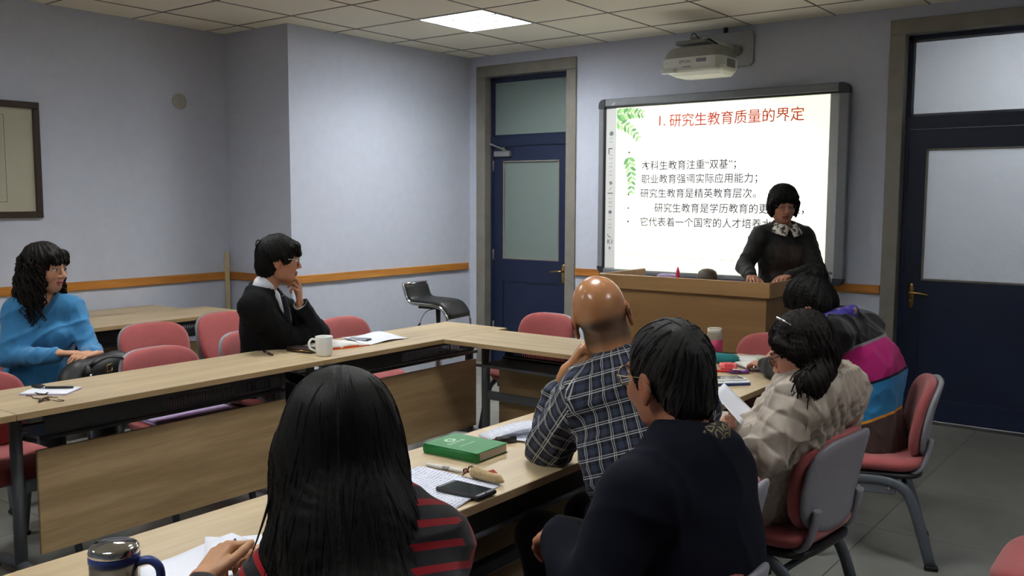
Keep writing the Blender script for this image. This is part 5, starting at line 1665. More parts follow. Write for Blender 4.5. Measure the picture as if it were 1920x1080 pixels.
# ================================================================ 6. long-haired person in the foreground
p = Person((-1.04, 1.05, 0), 'seated person with long straight black hair and a red-striped dark top, seen from behind',
           hip=(-1.030, 1.060, .55), neck=(-1.225, 1.165, 1.005), shr=(-1.130, 1.250, .925), shl=(-1.350, 1.130, .905),
           elr=(-1.300, 1.310, .775), wrr=(-1.548, 1.218, .800), ell=(-1.455, 1.010, .750), wrl=(-1.622, 1.066, .783),
           knr=(-1.42, 1.20, .55), knl=(-1.42, .98, .55), anr=(-1.40, 1.20, .09), anl=(-1.40, .98, .09))
p.skin((-1.290, 1.160, 1.140), (-.72, .68, -.12), hands=(
    dict(wrist=(-1.550, 1.216, .804), d=(-.93, -.22, .18), n=(.1, .25, 1), side=1, curl=((35, 45, 30), (38, 48, 30), (42, 50, 30), (46, 52, 30)), thumb=(.8, .45, -.15), sc=.98),
    dict(wrist=(-1.626, 1.072, .795), d=(-.20, .80, .48), n=(-.35, -.1, 1), side=-1, curl=((45, 55, 30), (48, 58, 30), (50, 58, 30), (52, 58, 30)), thumb=(.8, .5, -.1), sc=.98)),
    col=(196, 148, 112), eyes='open', fine=.006, hh=.004)
STR = stripe_mat('red_stripe_knit', [(0, rgb(38, 38, 42)), (.64, rgb(146, 20, 30)), (.97, rgb(38, 38, 42))], per=.040)
p.garment('striped_top', STR, pad=.016, h=.007, fold=.005, ffreq=16, seed=41, sleeve=.80, shoulder=.058)
p.trousers(TROUSER); p.shoes(SHOE)
def long_hair(g, W, R, sc):
    C0 = W(0, 0, 0); up = A(0, 0, 1); bk = unit(-R[0] * A(1, 1, 0)); sd = unit(np.cross(up, bk))
    g.ell(W(-.022, 0, .028), (.110, .102, .098), R, .02)
    g.ell(C0 + bk * .030 - up * .05, (.105, .110, .110), np.stack([bk, sd, up]), .04)
    q = [C0 + bk * .035 - up * .05, C0 + bk * .115 + sd * .022 - up * .18, C0 + bk * .225 + sd * .050 - up * .36, C0 + bk * .315 + sd * .075 - up * .54]
    for i_, (r0, r1) in enumerate(((.112, .122), (.122, .140), (.140, .142))): g.cap(q[i_], q[i_ + 1], r0, r1, .05, flat=(bk, 1.6))
    g.cap(C0 + bk * .02 - sd * .075 - up * .04, C0 + bk * .06 - sd * .098 - up * .20, .040, .040, .04)
    g.cap(C0 + bk * .06 - sd * .098 - up * .20, C0 + bk * .075 - sd * .092 - up * .31, .040, .014, .03)
    g.ell(W(.12, 0, -.05), (.075, .085, .12), R, .01, 'cut')
def hair_ends(W, R, sc):
    out = []; rs = np.random.RandomState(9); up = A(0, 0, 1); bk = unit(-R[0] * A(1, 1, 0)); sd = unit(np.cross(up, bk)); C0 = W(0, 0, 0)
    for k in range(170):
        a = rs.uniform(-1.9, 1.9); z0 = rs.uniform(-.10, .0)
        o = sd * math.sin(a) * .108 + bk * (math.cos(a) * .070 + .035); L = rs.uniform(.14, .26)
        dr = rs.randn() * .012
        out.append(([C0 + o * (1 + .16 * t) + bk * .09 * t * t + sd * (dr + .015) * t * t + up * (z0 - L * t) for t in np.linspace(0, 1, 7)], rs.uniform(.0015, .0035)))
    return out
p.hair(HAIR_BLACK, long_hair, ridge=.0013, nridge=70, strands=500, srad=.0007, slen=.12, flow='down', lo=(.36, .36, .70), hi=(.36, .36, .2), h=.006, locks=hair_ends)

# ================================================================ 7. person in beige quilted coat
p = Person((-1.08, 3.05, 0), 'seated person in a beige quilted coat with a dark ponytail, reading a white sheet',
           hip=(-1.245, 3.09, .55), neck=(-1.005, 3.010, 1.000), shr=(-.985, 3.175, .925), shl=(-1.040, 2.865, .920),
           elr=(-1.05, 3.29, .74), wrr=(-1.27, 3.16, .80), ell=(-1.105, 2.760, .765), wrl=(-1.205, 2.930, .815),
           knr=(-1.50, 3.14, .55), knl=(-1.50, 2.94, .55), anr=(-1.46, 3.14, .09), anl=(-1.46, 2.94, .09))
p.skin((-1.060, 2.955, 1.090), (-.88, -.12, -.48), hands=(
    dict(wrist=(-1.210, 2.930, .815), d=(-.92, .15, .10), n=(0, -.8, .6), side=-1, curl=((30, 40, 25),) * 4, thumb=(.9, .35, -.1), sc=.92),
    dict(wrist=(-1.28, 3.155, .80), d=(-.9, -.3, 0), n=(0, .1, 1), side=1, curl=(25, 30, 20), sc=.92)),
    col=(190, 132, 104), eyes='down', jaw=.97, fine=.0045)
def quilt(P, N, U, f, l, up):
    u, v, i_ = U.T
    tor = i_ < .5
    dia = np.abs(np.sin(PI * (u + v) / .052)) * np.abs(np.sin(PI * (u - v) / .052))
    puff = np.abs(np.sin(PI * v / .055 + .5 * np.sin(u * 30 + v * 20)))
    d = np.where(tor, .008 * np.sqrt(dia), .006 * np.sqrt(puff)) - .003
    return P + N * (d + .0025 * waves(P, 60, 6, 77))[:, None]
def ex(g, f, l, up):
    j = p.j
    g.cap(j['neck'] - l * .08 - f * .05 - up * .01, j['neck'] + l * .08 - f * .05 - up * .01, .048, k=.03)
    for s_ in (-1, 1): g.cap(j['neck'] + l * s_ * .085 - up * .015, j['neck'] + l * s_ * .02 + f * .10 - up * .08, .036, .03, .03)
    # coat skirt spreading over the seat and hanging at its near side
    g.cap(j['hip'] + l * .13 - up * .02 + f * .02, j['hip'] + l * .13 + f * .30, .10, .075, .05)
    g.cap(j['hip'] - l * .13 - up * .02, j['hip'] - l * .13 + f * .30, .10, .075, .05)
    g.cap(j['hip'] + l * .25 + f * .02 + up * .02, j['hip'] + l * .285 + f * .05 - up * .27, .050, .060, .05, flat=(l, 1.5))
    g.cap(j['hip'] + l * .25 + f * .16 + up * .0, j['hip'] + l * .285 + f * .17 - up * .24, .050, .060, .05, flat=(l, 1.5))
    g.cap(j['hip'] - l * .25 + f * .0, j['hip'] - l * .29 - f * .04 - up * .22, .05, .055, .05, flat=(l, 1.5))
COAT = plain('beige_satin', rgb(176, 164, 150), .48, var=.06, scale=50, bump=.12, spec=.45)
p.garment('quilted_coat', COAT, pad=.024, h=.006, fold=.009, ffreq=20, seed=51, extra=ex, sleeve=.94, girth=1.06, shoulder=.060, post=quilt)
p.trousers(TROUSER); p.shoes(SHOE)
def pony(g, W, R, sc):
    g.ell(W(-.018, 0, .032), (.105, .086, .097), R, .015)
    g.ell(W(-.055, 0, -.03), (.060, .076, .070), R, .03)
    g.ell(W(.112, 0, -.048), (.082, .098, .104), R, .008, 'cut')
    for s_ in (-1, 1):
        g.cap(W(.045, s_ * .070, .055), W(.000, s_ * .082, -.005), .014, .016, .02)
        g.ell(W(-.014, s_ * .084, -.010), (.034, .016, .044), R, .02)
    a = W(-.045, .055, -.085)
    for q0, q1, r0, r1 in ((A(0, 0, 0), A(-.015, -.060, -.035), .040, .044), (A(-.015, -.060, -.035), A(-.055, -.070, -.085), .044, .036), (A(-.055, -.070, -.085), A(-.085, -.060, -.130), .036, .018)):
        g.cap(a + q0, a + q1, r0, r1, .02)
def pony_wisps(W, R, sc):
    out = []; rs = np.random.RandomState(12); a = W(-.045, .055, -.085)
    for k in range(60):
        o = rs.randn(3) * .016; e = A(-.02 - .07 * rs.rand(), -.055 + .02 * rs.randn(), -.10 - .09 * rs.rand())
        m = A(-.02, -.07, -.04) + rs.randn(3) * .012
        out.append((smooth_path([a + o, a + m + o, a + e + o * 1.4], 5), rs.uniform(.002, .004)))
    return out
p.hair(HAIR_BROWN, pony, ridge=.0026, nridge=46, whorl=(-.2, 0, 1), locks=pony_wisps, lo=(.25, .25, .33), hi=(.25, .25, .2))
p.glasses(plain('black_frame', rgb(26, 24, 24), .35), w=.026, hgt=.018, wire=.0018)
C, R, sc = p.hf
W = lambda x, y, z: tuple(C + (np.array((x, y, z)) * sc) @ R - p.base)
MB().tube([W(.01, .055, .128), W(-.012, .078, .108), W(-.03, .09, .085)], .003, 6).build('hair_clip', CHROME, p.root)

# ================================================================ 8. person in colour-block sweater
p = Person((-1.23, 4.29, 0), 'seated person in a black, magenta and blue sweater with hair in a bun',
           hip=(-1.215, 4.300, .565), mid=(-1.215, 4.30, .82), neck=(-1.365, 4.260, 1.030), shr=(-1.285, 4.430, .985), shl=(-1.320, 4.095, .975),
           elr=(-1.47, 4.56, .80), wrr=(-1.655, 4.435, .815), ell=(-1.47, 4.00, .80), wrl=(-1.66, 4.16, .80),
           knr=(-1.62, 4.36, .55), knl=(-1.64, 4.16, .55), anr=(-1.58, 4.36, .09), anl=(-1.58, 4.16, .09))
p.skin((-1.480, 4.215, 1.105), (-.80, .02, -.62), hands=(
    dict(wrist=(-1.655, 4.430, .822), d=(-.75, -.55, .05), n=(0, .1, 1), side=1, curl=(45, 50, 30), thumb=(.8, .5, -.2), sc=.93),
    dict(wrist=(-1.665, 4.17, .80), d=(-.8, .5, 0), n=(0, -.1, 1), side=-1, curl=(25, 30, 20), sc=.93)),
    col=(196, 142, 114), eyes='down')
SWT = stripe_mat('colour_block_knit', [(0, rgb(70, 56, 52)), (.135, rgb(206, 138, 44)), (.147, rgb(44, 122, 172)), (.295, rgb(26, 22, 44)), (.307, rgb(166, 32, 104)), (.462, rgb(120, 112, 116)), (.474, rgb(17, 17, 20))], arm=rgb(17, 17, 20))
p.garment('sweater', SWT, pad=.016, h=.008, fold=.007, ffreq=16, seed=61, sleeve=.98, girth=1.08)
f, l, up = p.torso_axes()
SCF = NT('violet_scarf'); _n = SCF.noise(26, 3, SCF.obj()); SCF.l(SCF.ramp(_n.outputs[0], [(.4, rgb(44, 38, 120)), (.6, rgb(62, 50, 150)), (.66, rgb(150, 128, 70))]), SCF.b.inputs['Base Color'])
g = Grid(p.j['neck'] - .2, p.j['neck'] + .2, .008)
for a0 in np.linspace(0, 2 * PI, 15)[:-1]:
    q = lambda a: p.j['neck'] + f * (math.cos(a) * .075 + .01) + l * math.sin(a) * .082 + up * .018
    g.cap(q(a0), q(a0 + 2 * PI / 14), .034, k=.015)
P, F = g.mesh(); P = P + normals(P, F) * (.006 * waves(P, 50, 6, 4))[:, None]
sdf_object('scarf', [(P, F)], SCF.m, p.root, p.base)
p.trousers(TROUSER); p.shoes(SHOE)
def bun(g, W, R, sc):
    g.ell(W(-.016, 0, .034), (.114, .096, .104), R, .015)
    g.ell(W(-.055, 0, -.03), (.065, .082, .075), R, .03)
    g.ell(W(.116, 0, -.050), (.080, .098, .100), R, .008, 'cut')
    g.ell(W(-.105, .0, .085), (.046, .050, .046), R, .012)
def bun_wisps(W, R, sc):
    out = []; rs = np.random.RandomState(15); c = W(-.105, 0, .085)
    for k in range(46):
        d = unit(rs.randn(3)); e = unit(np.cross(d, rs.randn(3)))
        out.append(([c + d * .042 * math.cos(t) * 1.05 + e * (.048 + .02 * rs.rand() * (t > 1.2)) * math.sin(t) for t in np.linspace(0, 2.2, 9)], rs.uniform(.0018, .0035)))
    return out
p.hair(HAIR_BLACK, bun, ridge=.0022, nridge=44, whorl=(-.8, 0, .6), locks=bun_wisps)

# ================================================================ SMALL THINGS ON THE TABLES
TZ = .7505
def printed(name, dens=150, col=(214, 218, 232), ink=(120, 124, 140)):
    t = NT(name)
    v = t.obj((1, 1, 1))
    w = t.n('ShaderNodeTexWave'); w.inputs['Scale'].default_value = dens / 6.28; w.bands_direction = 'Y'; t.l(v, w.inputs['Vector'])
    nz = t.noise(160, 2, t.obj((1, .2, 1)))
    m = t.math('MULTIPLY', t.math('GREATER_THAN', w.outputs[1], .62), t.math('GREATER_THAN', nz.outputs[0], .46))
    t.l(t.mix(t.math('MULTIPLY', m, .55), rgb(*col), rgb(*ink)), t.b.inputs['Base Color'])
    t.b.inputs['Roughness'].default_value = .8
    return t.m
PRINT = printed('printed_sheet')
PRINT2 = printed('printed_leaflet', 260)
def sheet(name, corners, mat, label, cat, group=None, curl=.004, parent=None, n=8, z=TZ, thick=.0006):
    """A sheet spanned by four corners (x, y, z offset), slightly wavy."""
    c = np.array([(q[0], q[1], (q[2] if len(q) > 2 else 0) + z) for q in corners], float)
    o = c.mean(0); m = MB(); V = []; F = []
    ex = unit(c[1] - c[0]); ang = math.atan2(ex[1], ex[0])
    for i_ in range(n + 1):
        for j_ in range(n + 1):
            u, v = i_ / n, j_ / n
            P_ = c[0] * (1 - u) * (1 - v) + c[1] * u * (1 - v) + c[2] * u * v + c[3] * (1 - u) * v
            e = max(abs(u - .5), abs(v - .5)) * 2
            P_ = P_ + A(0, 0, curl * (math.sin(3 * u + 2 * v) ** 2) * e ** 3 + .0008)
            d = P_ - o; x = d[0] * math.cos(ang) + d[1] * math.sin(ang); y = -d[0] * math.sin(ang) + d[1] * math.cos(ang)
            V.append((x, y, d[2]))
    for i_ in range(n):
        for j_ in range(n):
            a = i_ * (n + 1) + j_; F.append((a, a + n + 1, a + n + 2, a + 1))
    m._add(V, F, True)
    ob = m.build(name, mat, parent, tuple(o), (0, 0, ang))
    md = ob.modifiers.new('thick', 'SOLIDIFY'); md.thickness = thick; md.offset = -1
    if label: tag(ob, label, cat, group)
    return ob
def slab(root, name, w, d, h, mat, z=0, bev=.003, x=0, y=0, parent=None):
    return MB().box((x - w / 2, y - d / 2, z), (x + w / 2, y + d / 2, z + h), bev).build(name, mat, parent or root)
def pen(loc, ang, label, body, tip, L=.14, r=.0048, clip=True, grip=None):
    o = empty('pen', (loc[0], loc[1], loc[2] if len(loc) > 2 else TZ), ang, label=label, cat='pen')
    MB().tube([(-L / 2 + .018, 0, r), (-L / 4, 0, r), (L / 4, 0, r), (L / 2, 0, r)], [r * .8, r, r, r * .8], 10).build('barrel', body, o)
    MB().tube([(-L / 2, 0, r), (-L / 2 + .019, 0, r)], [.0006, r * .8], 10).build('tip', tip, o)
    if clip: MB().box((L / 6, -.0012, 2 * r - .0005), (L / 2 - .004, .0012, 2 * r + .0015)).build('clip', CHROME, o)
    if grip: MB().tube([(-.012, 0, r), (.012, 0, r)], r * 1.08, 10).build('ring', grip, o)
    return o
def phone(loc, ang, label, w=.068, d=.138, h=.009, body=BLACKP, glass=None, z=TZ):
    o = empty('phone', (loc[0], loc[1], z), ang, label=label, cat='phone')
    slab(o, 'case', d, w, h, body, 0, .004)
    slab(o, 'screen', d * .80, w * .90, .0008, glass or plain('phone_glass', rgb(34, 38, 42), .08), h, .0003)
    MB().lathe([(0, 0), (.004, 0), (.004, .0006), (0, .0006)], 12).build('button', plain('phone_button', rgb(70, 72, 76), .3), o, (d * .45, 0, h))
    return o

# --- table by the pier
mug = empty('mug', (-3.730, 3.245, TZ), 0, label='white ceramic mug standing on the table by the man in black', cat='mug')
CER = plain('white_ceramic', rgb(236, 236, 232), .18, var=.01)
MB().lathe([(0, .0), (.036, .0), (.040, .004), (.0455, .03), (.0465, .10), (.0455, .103), (.0435, .100), (.042, .03), (.036, .008), (0, .007)], 36).build('cup', CER, mug)
hd_ = unit((-.80, -.60, 0))
MB().tube(smooth_path([tuple(hd_ * .044 + A(0, 0, .084)), tuple(hd_ * .066 + A(0, 0, .086)), tuple(hd_ * .080 + A(0, 0, .064)), tuple(hd_ * .074 + A(0, 0, .038)), tuple(hd_ * .044 + A(0, 0, .022))], 5), .0062, 10).build('handle', CER, mug)
o = empty('notebook', (-3.935, 3.470, TZ), D(80), label='open notebook with orange cover lying beside the white mug', cat='notebook')
ORG = plain('orange_cover', rgb(226, 92, 30), .45)
MB().box((-.185, -.125, 0), (.185, .125, .004), .001).build('cover', ORG, o)
for s_ in (-1, 1):
    V = []; F = []
    for i_ in range(11):
        t = i_ / 10; x = s_ * (.002 + .174 * t); z = .006 + .016 * math.sin(PI * min(1, t * 1.15) ** .6) * (1 - .35 * t)
        V += [(x, -.120, .004), (x, -.120, z), (x, .120, z), (x, .120, .004)]
    for i_ in range(10):
        b = 4 * i_
        for q in range(4): F.append((b + q, b + (q + 1) % 4, b + 4 + (q + 1) % 4, b + 4 + q))
    F += [(0, 1, 2, 3), (43, 42, 41, 40)]
    pg = MB()._add(V, F, True).build('page_block', plain('page_white', rgb(232, 230, 226), .75, var=.02), o)
    MB().box((s_ * .06 - .05, -.1215, .0045), (s_ * .06 + .05, -.1205, .012)).build('page_edge', ORG, pg)
sheet('paper_sheet', [(-3.79, 3.62), (-3.80, 3.97), (-4.10, 4.01), (-4.10, 3.70)], PAPER, 'white paper lying near the phone on the table by the pier', 'paper', 'loose sheets', .012)
phone((-3.965, 3.715), D(20), 'dark blue phone lying on the white paper by the mug', body=plain('phone_navy', rgb(30, 34, 66), .3), glass=plain('phone_glass_grey', rgb(120, 126, 136), .1), z=TZ + .004)
o = empty('wallet', (-3.915, 3.262, TZ), D(8), label='dark brown leather wallet next to the white mug', cat='wallet')
WL = plain('wallet_leather', rgb(48, 32, 26), .4, bump=.2, scale=90)
slab(o, 'lower_flap', .18, .09, .012, WL, 0, .005); slab(o, 'upper_flap', .176, .088, .010, WL, .013, .005)
MB().tube([(-.085, -.046, .0125), (.085, -.046, .0125)], .0022, 6).build('zip', BRASS, o)
MB().box((.0, -.056, .008), (.018, -.046, .015), .002).build('zip_pull', BRASS, o)
pen((-4.000, 3.085), D(-18), 'dark red pen with silver ring on the table by the man in black', plain('pen_maroon', rgb(52, 18, 26), .25), CHROME, L=.15, r=.006, grip=CHROME)
# --- table with keys
o = empty('notepad', (-3.93, 1.895, TZ), D(38), label='lilac-edged notepad at the left picture edge under the keys', cat='notepad')
slab(o, 'cover', .20, .145, .004, plain('pad_lilac', rgb(176, 160, 208), .5), 0, .001); slab(o, 'pages', .196, .141, .004, PAPER, .004, .001)
pen((-3.935, 1.925, TZ + .0085), D(42), 'black pen with silver clip on the lilac notepad', BLACKP, CHROME, L=.135, r=.0055)
o = empty('car_key', (-4.02, 1.885, TZ + .0085), D(20), label='black car key lying on the lilac notepad', cat='key')
MB().pillow(.034, .062, .014, 3, fn=lambda x, y, z: (x, y, z + .007)).build('fob', BLACKP, o)
MB().box((.03, -.004, .005), (.075, .004, .008)).build('blade', CHROME, o)
o = empty('key_bunch', (-3.80, 1.800, TZ), D(-10), label='bunch of small metal keys on a cord beside the lilac notepad', cat='keys')
MB().tube([(.016 * math.cos(a), .016 * math.sin(a), .004) for a in [2 * PI * q / 18 for q in range(18)]], .0016, 6, closed=True).build('key_ring', CHROME, o)
for k, a in enumerate((-.5, .1, .6, 2.6, 3.3)):
    m = MB(); d = A(math.cos(a), math.sin(a), 0); n_ = A(-d[1], d[0], 0)
    zz = .004 + .004 * k
    m.obox(tuple(d * .024 + A(0, 0, zz)), (d, n_, (0, 0, 1)), (.012, .010, .001), .0005); m.obox(tuple(d * .05 + A(0, 0, zz)), (d, n_, (0, 0, 1)), (.018, .004, .001))
    m.build('key', BRASS if k % 2 else plain('key_dark', rgb(78, 60, 54), .35, .6), o)
MB().tube(smooth_path([(-.01, -.01, .004), (-.05, -.025, .003), (-.09, -.02, .003), (-.115, -.035, .003)], 6), .0018, 6).build('cord', plain('cord_brown', rgb(60, 46, 34), .8), o)
MB().tube(smooth_path([(.05, .02, .003), (.09, .035, .003), (.085, .055, .003), (.05, .04, .003)], 6), .0014, 6).build('cord', plain('cord_brown', rgb(60, 46, 34), .8), o)
# lilac bag on a chair seat
o = empty('lilac_folder', (-4.14, 2.68, .470), D(86), label='flat lilac folder lying on the pink seat under the table', cat='folder')
slab(o, 'back_cover', .44, .21, .012, plain('lilac_card', rgb(208, 186, 238), .5), 0, .003); slab(o, 'front_cover', .436, .206, .010, plain('lilac_card', rgb(208, 186, 238), .5), .014, .003)
slab(o, 'sheets', .42, .19, .004, PAPER, .0115, .0)

# --- foreground table
o = empty('steel_mug', (-1.655, .905, TZ), 0, label='brushed steel travel mug with blue handle in the foreground', cat='mug')
BR = plain('mug_steel', rgb(196, 188, 176), .24, .95, var=.04, scale=12)
BLU = plain('mug_blue', rgb(42, 62, 128), .4)
MB().lathe([(0, 0), (.040, 0), (.043, .004), (.0455, .02), (.0455, .128), (0, .128)], 40).build('cup', BR, o)
MB().lathe([(.0458, .128), (.0472, .130), (.0472, .141), (.0460, .143), (0, .143)], 40).build('band', BLU, o)
MB().lathe([(.0465, .143), (.0470, .150), (.0445, .158), (.040, .161), (.034, .1605), (.030, .1625), (.012, .166), (0, .1665)], 40).build('lid', CHROME, o)
hd_ = unit((.80, .60, 0))
MB().tube(smooth_path([tuple(hd_ * .044 + A(0, 0, .126)), tuple(hd_ * .070 + A(0, 0, .130)), tuple(hd_ * .088 + A(0, 0, .112)), tuple(hd_ * .086 + A(0, 0, .070)), tuple(hd_ * .068 + A(0, 0, .038)), tuple(hd_ * .045 + A(0, 0, .034))], 5), [.0085] * 26, 10, flat=((0, 0, 1), 1.0)).build('handle', BLU, o)
lg = unit((.50, -.86, 0)); sdv = A(-lg[1], lg[0], 0)
MB().tube([tuple(unit(lg + sdv * (.30 + .20 * math.cos(a))) * .0462 + A(0, 0, .088 + .016 * math.sin(a))) for a in [2 * PI * q / 24 for q in range(24)]], .0016, 6, closed=True).build('emblem', plain('emblem_orange', rgb(176, 92, 34), .5), o)
sheet('paper_sheet', [(-1.62, 1.02), (-1.60, 1.32), (-1.885, 1.335), (-1.865, 1.055)], PAPER, 'white paper under the hands of the long-haired person', 'paper', 'loose sheets', .006)
sheet('paper_sheet', [(-1.66, 1.10), (-1.63, 1.39), (-1.80, 1.385), (-1.915, 1.28)], PAPER, 'upper white paper beside the hands of the long-haired person', 'paper', 'loose sheets', .005, z=TZ + .0015)
pen((-1.652, 1.185, TZ + .058), D(150), 'dark pen held between the hands of the long-haired person', BLACKP, CHROME, L=.13)
# green book
ang = math.atan2(2.169 - 2.166, -1.821 + 2.047)
bc = (-1.915, 2.262)
o = empty('green_book', (bc[0], bc[1], TZ), D(2), label='thick green handbook lying on the table beside the plaid elbow', cat='book')
GB = plain('green_cover', rgb(28, 122, 58), .5, var=.05, scale=200, bump=.1)
bw, bd, bh = .222, .165, .032
slab(o, 'cover', bw, bd, .003, GB, 0, .001); slab(o, 'cover', bw, bd, .003, GB, bh - .003, .001)
MB().tube([(-bw / 2, -bd / 2 + .006, bh / 2), (bw / 2, -bd / 2 + .006, bh / 2)], bh / 2 - .0002, 12, flat=((0, 0, 1), .55)).build('spine', GB, o)
MB().box((-bw / 2 + .004, -bd / 2 + .008, .003), (bw / 2 - .003, bd / 2 - .004, bh - .003)).build('page_block', plain('page_grey', rgb(206, 196, 188), .8, var=.06, scale=300), o)
FOIL = plain('pale_foil', rgb(196, 226, 196), .4)
text('cover_text', '会员手册', .022, FOIL, o, (-.018, -.055, bh + .0006), (0, 0, HP))
MB().box((.012, -.050, bh + .0003), (.0145, .030, bh + .0006)).build('cover_line', FOIL, o)
rg = MB(); nn = 20; V = []
for k in range(nn):
    a = 2 * PI * k / nn; r0 = .011 + .0015 * math.sin(3 * a); r1 = .0185 + .002 * math.cos(5 * a)
    V += [(-.062 + r0 * math.cos(a), -.005 + r0 * 1.0 * math.sin(a), bh + .0006), (-.062 + r1 * math.cos(a), -.005 + r1 * 1.15 * math.sin(a), bh + .0006)]
rg._add(V, [(2 * k, 2 * k + 1, 2 * ((k + 1) % nn) + 1, 2 * ((k + 1) % nn)) for k in range(nn)]).build('cover_emblem', FOIL, o)
sheet('printed_sheet', [(-1.572, 1.79), (-1.605, 2.055), (-1.905, 2.035), (-1.955, 1.83)], PRINT, 'white sheet printed with dense text under the black phone', 'paper', None, .008)
pen((-1.832, 2.073), D(-176), 'white ballpoint pen lying by the green book', WHITEP, WHITEP, L=.152, r=.006, clip=False, grip=plain('pen_grey', rgb(150, 150, 156), .4))
phone((-1.640, 1.938), D(1), 'black phone lying on the printed sheet near the fish pouch', w=.085, d=.158, h=.013, glass=plain('phone_glass_dark', rgb(40, 46, 48), .06), z=TZ + .003)
# fish-shaped key pouch
o = empty('key_pouch', (-1.675, 2.062, TZ + .002), D(-2), label='small beige fish-shaped key pouch with a red fin above the black phone', cat='pouch')
g = Grid((-.09, -.05, -.01), (.10, .05, .05), .003)
g.cap((-.035, 0, .015), (.055, 0, .013), .0175, .012, .01); g.cap((.055, 0, .013), (.072, 0, .010), .011, .005, .008)
P, F = g.mesh(); P = P + normals(P, F) * (.0012 * waves(P, 160, 6, 3))[:, None]
sdf_object('pouch_body', [(P, F)], fabric('pouch_cloth', rgb(176, 152, 110), var=.3, scale=140), o, (0, 0, 0))
MB().prism([(.005, 0), (.05, .004), (.03, .016)], -.001, .001, ((0, .002, .026), (1, 0, 0), (0, .35, .6), (0, 1, 0))).build('fin', plain('fin_red', rgb(178, 66, 50), .6), o)
for a, b_ in (((-.05, 0, .012), .014), ((-.062, -.012, .008), .011)):
    MB().tube([(a[0] + b_ * math.cos(q) * .9, a[1] + b_ * math.sin(q) * .3, a[2] + .006 + b_ * abs(math.sin(q))) for q in [2 * PI * k / 16 for k in range(16)]], .0014, 6, closed=True).build('ring', plain('ring_dark', rgb(70, 48, 40), .35, .7), o)
for k in range(5):
    MB().tube(smooth_path([(-.05, 0, .012), (-.06 - .004 * k, -.012 + .004 * k, .016), (-.07 - .003 * k, -.018 + .008 * k, .004)], 4), .0022, 6).build('tassel', plain('tassel_%d' % (k % 2), rgb(190, 170, 140) if k % 2 else rgb(140, 70, 50), .8), o)
MB().lathe([(0, 0), (.006, .002), (.007, .006), (.004, .010), (0, .011)], 10).build('bead', plain('bead_red', rgb(190, 24, 30), .3), o, (-.072, -.004, .006))
# leaflet, roll and sheet at the plaid elbow
sheet('printed_sheet', [(-1.72, 2.50), (-1.79, 2.76), (-1.99, 2.70), (-1.90, 2.46)], PRINT, 'white printed sheet partly under the plaid sleeve', 'paper', None, .006)
o = empty('leaflet', (-1.925, 2.520, TZ), D(62), label='small folded leaflet with a red corner near the plaid sleeve', cat='leaflet')
for k, (lift, ln) in enumerate(((.0, .21), (.028, .20))):
    V = []; F = []
    for i_ in range(9):
        t = i_ / 8; x = -.105 + ln * t; z = .004 + lift * math.sin(PI * t * .55) + .002 * k
        V += [(x, -.045, z), (x, .045, z + .004 * t)]
    for i_ in range(8): F.append((2 * i_, 2 * i_ + 2, 2 * i_ + 3, 2 * i_ + 1))
    q = MB()._add(V, F, True).build('leaflet_page', PRINT2, o); q.modifiers.new('t', 'SOLIDIFY').thickness = .0008
MB().box((-.105, -.04, .0062), (-.075, .0, .0070)).build('red_print', plain('print_red', rgb(220, 70, 50), .6), o)
MB().box((-.10, .005, .0062), (-.08, .035, .0070)).build('black_print', plain('print_black', rgb(30, 28, 28), .6), o)
o = empty('rubber_stamp', (-1.882, 2.435, TZ), D(60), label='small black cylinder lying beside the folded leaflet', cat='cylinder')
MB().tube([(-.035, 0, .0125), (.035, 0, .0125)], .012, 18).build('barrel', BLACKP, o); MB().tube([(.035, 0, .0125), (.037, 0, .0125)], .007, 14).build('end_cap', GREYM, o)

# --- table with the notebook
o = empty('notebook', (-1.825, 4.440, TZ), D(-38), label='open white notebook with dark cover on the table near the lectern', cat='notebook')
MB().box((-.20, -.135, 0), (.20, .135, .003), .001).build('cover', plain('cover_dark', rgb(46, 36, 52), .5), o)
for s_ in (-1, 1):
    V = []; F = []
    for i_ in range(9):
        t = i_ / 8; x = s_ * (.002 + .188 * t); z = .006 + .013 * math.sin(PI * t ** .6) * (1 - .3 * t) + .004
        V += [(x, -.128, .003), (x, -.128, z), (x, .128, z), (x, .128, .003)]
    for i_ in range(8):
        b = 4 * i_
        for q in range(4): F.append((b + q, b + (q + 1) % 4, b + 4 + (q + 1) % 4, b + 4 + q))
    F += [(0, 1, 2, 3), (35, 34, 33, 32)]
    MB()._add(V, F, True).build('page_block', plain('page_white', rgb(232, 230, 226), .75, var=.02), o)
MB().box((-.03, .02, .019), (.15, .026, .022)).build('bookmark', plain('green_line', rgb(176, 200, 80), .6), o)
phone((-1.725, 4.345), D(40), 'white phone lying on the open white notebook', body=WHITEP, glass=plain('phone_glass_violet', rgb(60, 48, 60), .08), z=TZ + .022)
o = empty('pencil_case', (-1.975, 4.330, TZ), D(20), label='teal zipped pencil case behind the open notebook', cat='pencil case')
MB().pillow(.085, .20, .055, 3.5, fn=lambda x, y, z: (x, y, z + .0275)).build('pouch', fabric('teal_cloth', rgb(36, 116, 120)), o)
MB().tube([(-.09, 0, .056), (.09, 0, .056)], .0025, 6).build('zip', BLACKP, o)
o = empty('eraser', (-1.875, 4.215, TZ), D(35), label='pink block eraser in front of the teal pencil case', cat='eraser')
slab(o, 'block', .085, .045, .028, plain('eraser_pink', rgb(226, 110, 110), .6), 0, .006); slab(o, 'sleeve', .045, .047, .030, plain('eraser_sleeve', rgb(214, 76, 84), .5), -.0005, .004)
pen((-1.850, 4.120), D(30), 'red pen lying beside the pink eraser', plain('pen_red', rgb(206, 40, 44), .3), CHROME, L=.14, r=.006)
o = empty('candy_wrapper', (-1.79, 4.145, TZ), D(40), label='crumpled purple sweet wrapper next to the red pen', cat='wrapper')
V = []; F = []; rs = np.random.RandomState(2)
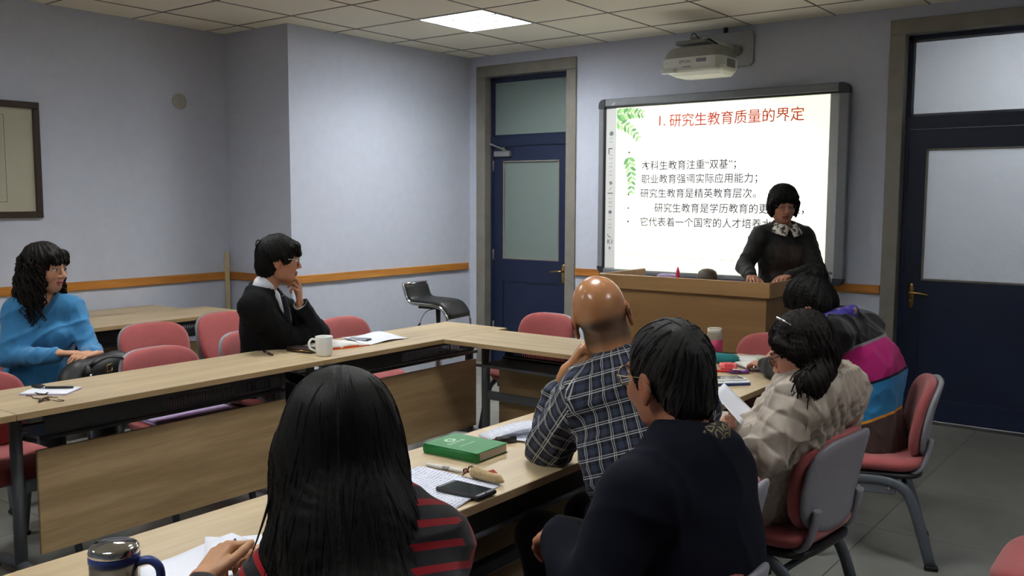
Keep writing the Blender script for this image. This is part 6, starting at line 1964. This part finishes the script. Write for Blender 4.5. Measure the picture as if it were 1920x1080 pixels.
for i_ in range(7):
    for j_ in range(6): V.append((-.05 + .1 * i_ / 6, -.035 + .07 * j_ / 5, .002 + .016 * rs.rand()))
for i_ in range(6):
    for j_ in range(5): a = i_ * 6 + j_; F.append((a, a + 6, a + 7, a + 1))
q = MB()._add(V, F, False).build('foil', plain('foil_purple', rgb(96, 44, 120), .3, .2, var=.5, scale=40), o); q.modifiers.new('t', 'SOLIDIFY').thickness = .0008
MB().box((-.03, -.018, .016), (.0, .004, .019), .001).build('printed_patch', plain('foil_white', rgb(220, 214, 190), .5), o)
o = empty('notepad', (-1.720, 3.865, TZ), D(48), label='dark blue notepad under the black phone with white edge', cat='notepad')
slab(o, 'cover', .175, .11, .012, plain('pad_blue', rgb(40, 54, 104), .5), 0, .002); slab(o, 'pages', .172, .107, .006, PAPER, .012, .001)
phone((-1.720, 3.870), D(48), 'black phone with white edge on the dark blue notepad', w=.080, d=.155, body=WHITEP, z=TZ + .0185)
# glass jar with pale lid
o = empty('drink_jar', (-2.055, 4.440, TZ), 0, label='clear screw-top jar with a pink sleeve at the back of the table', cat='jar')
GL = NT('jar_glass'); GL.b.inputs['Transmission Weight'].default_value = .8; GL.b.inputs['Roughness'].default_value = .08; GL.b.inputs['Base Color'].default_value = rgb(232, 226, 208)
MB().lathe([(0, 0), (.040, 0), (.043, .01), (.043, .12), (.038, .135), (.034, .14), (.034, .165), (.030, .165), (.030, .14), (.038, .12), (.038, .012), (0, .008)], 28).build('glass', GL.m, o)
MB().lathe([(.0445, .02), (.0445, .105), (.0435, .105), (.0435, .02)], 28).build('sleeve', plain('jar_sleeve', rgb(168, 44, 84), .6), o)
MB().lathe([(.0355, .140), (.0365, .141), (.0365, .160), (.0355, .162)], 28).build('screw_ring', plain('jar_ring', rgb(206, 200, 186), .4), o)
# sheet held by the person in the beige coat
hs = sheet('paper_sheet', [(-1.215, 2.850, .083), (-1.232, 2.995, .100), (-1.372, 3.055, .170), (-1.350, 2.915, .162)], PAPER, 'white sheet held up by the person in the beige coat', 'paper', None, .003)
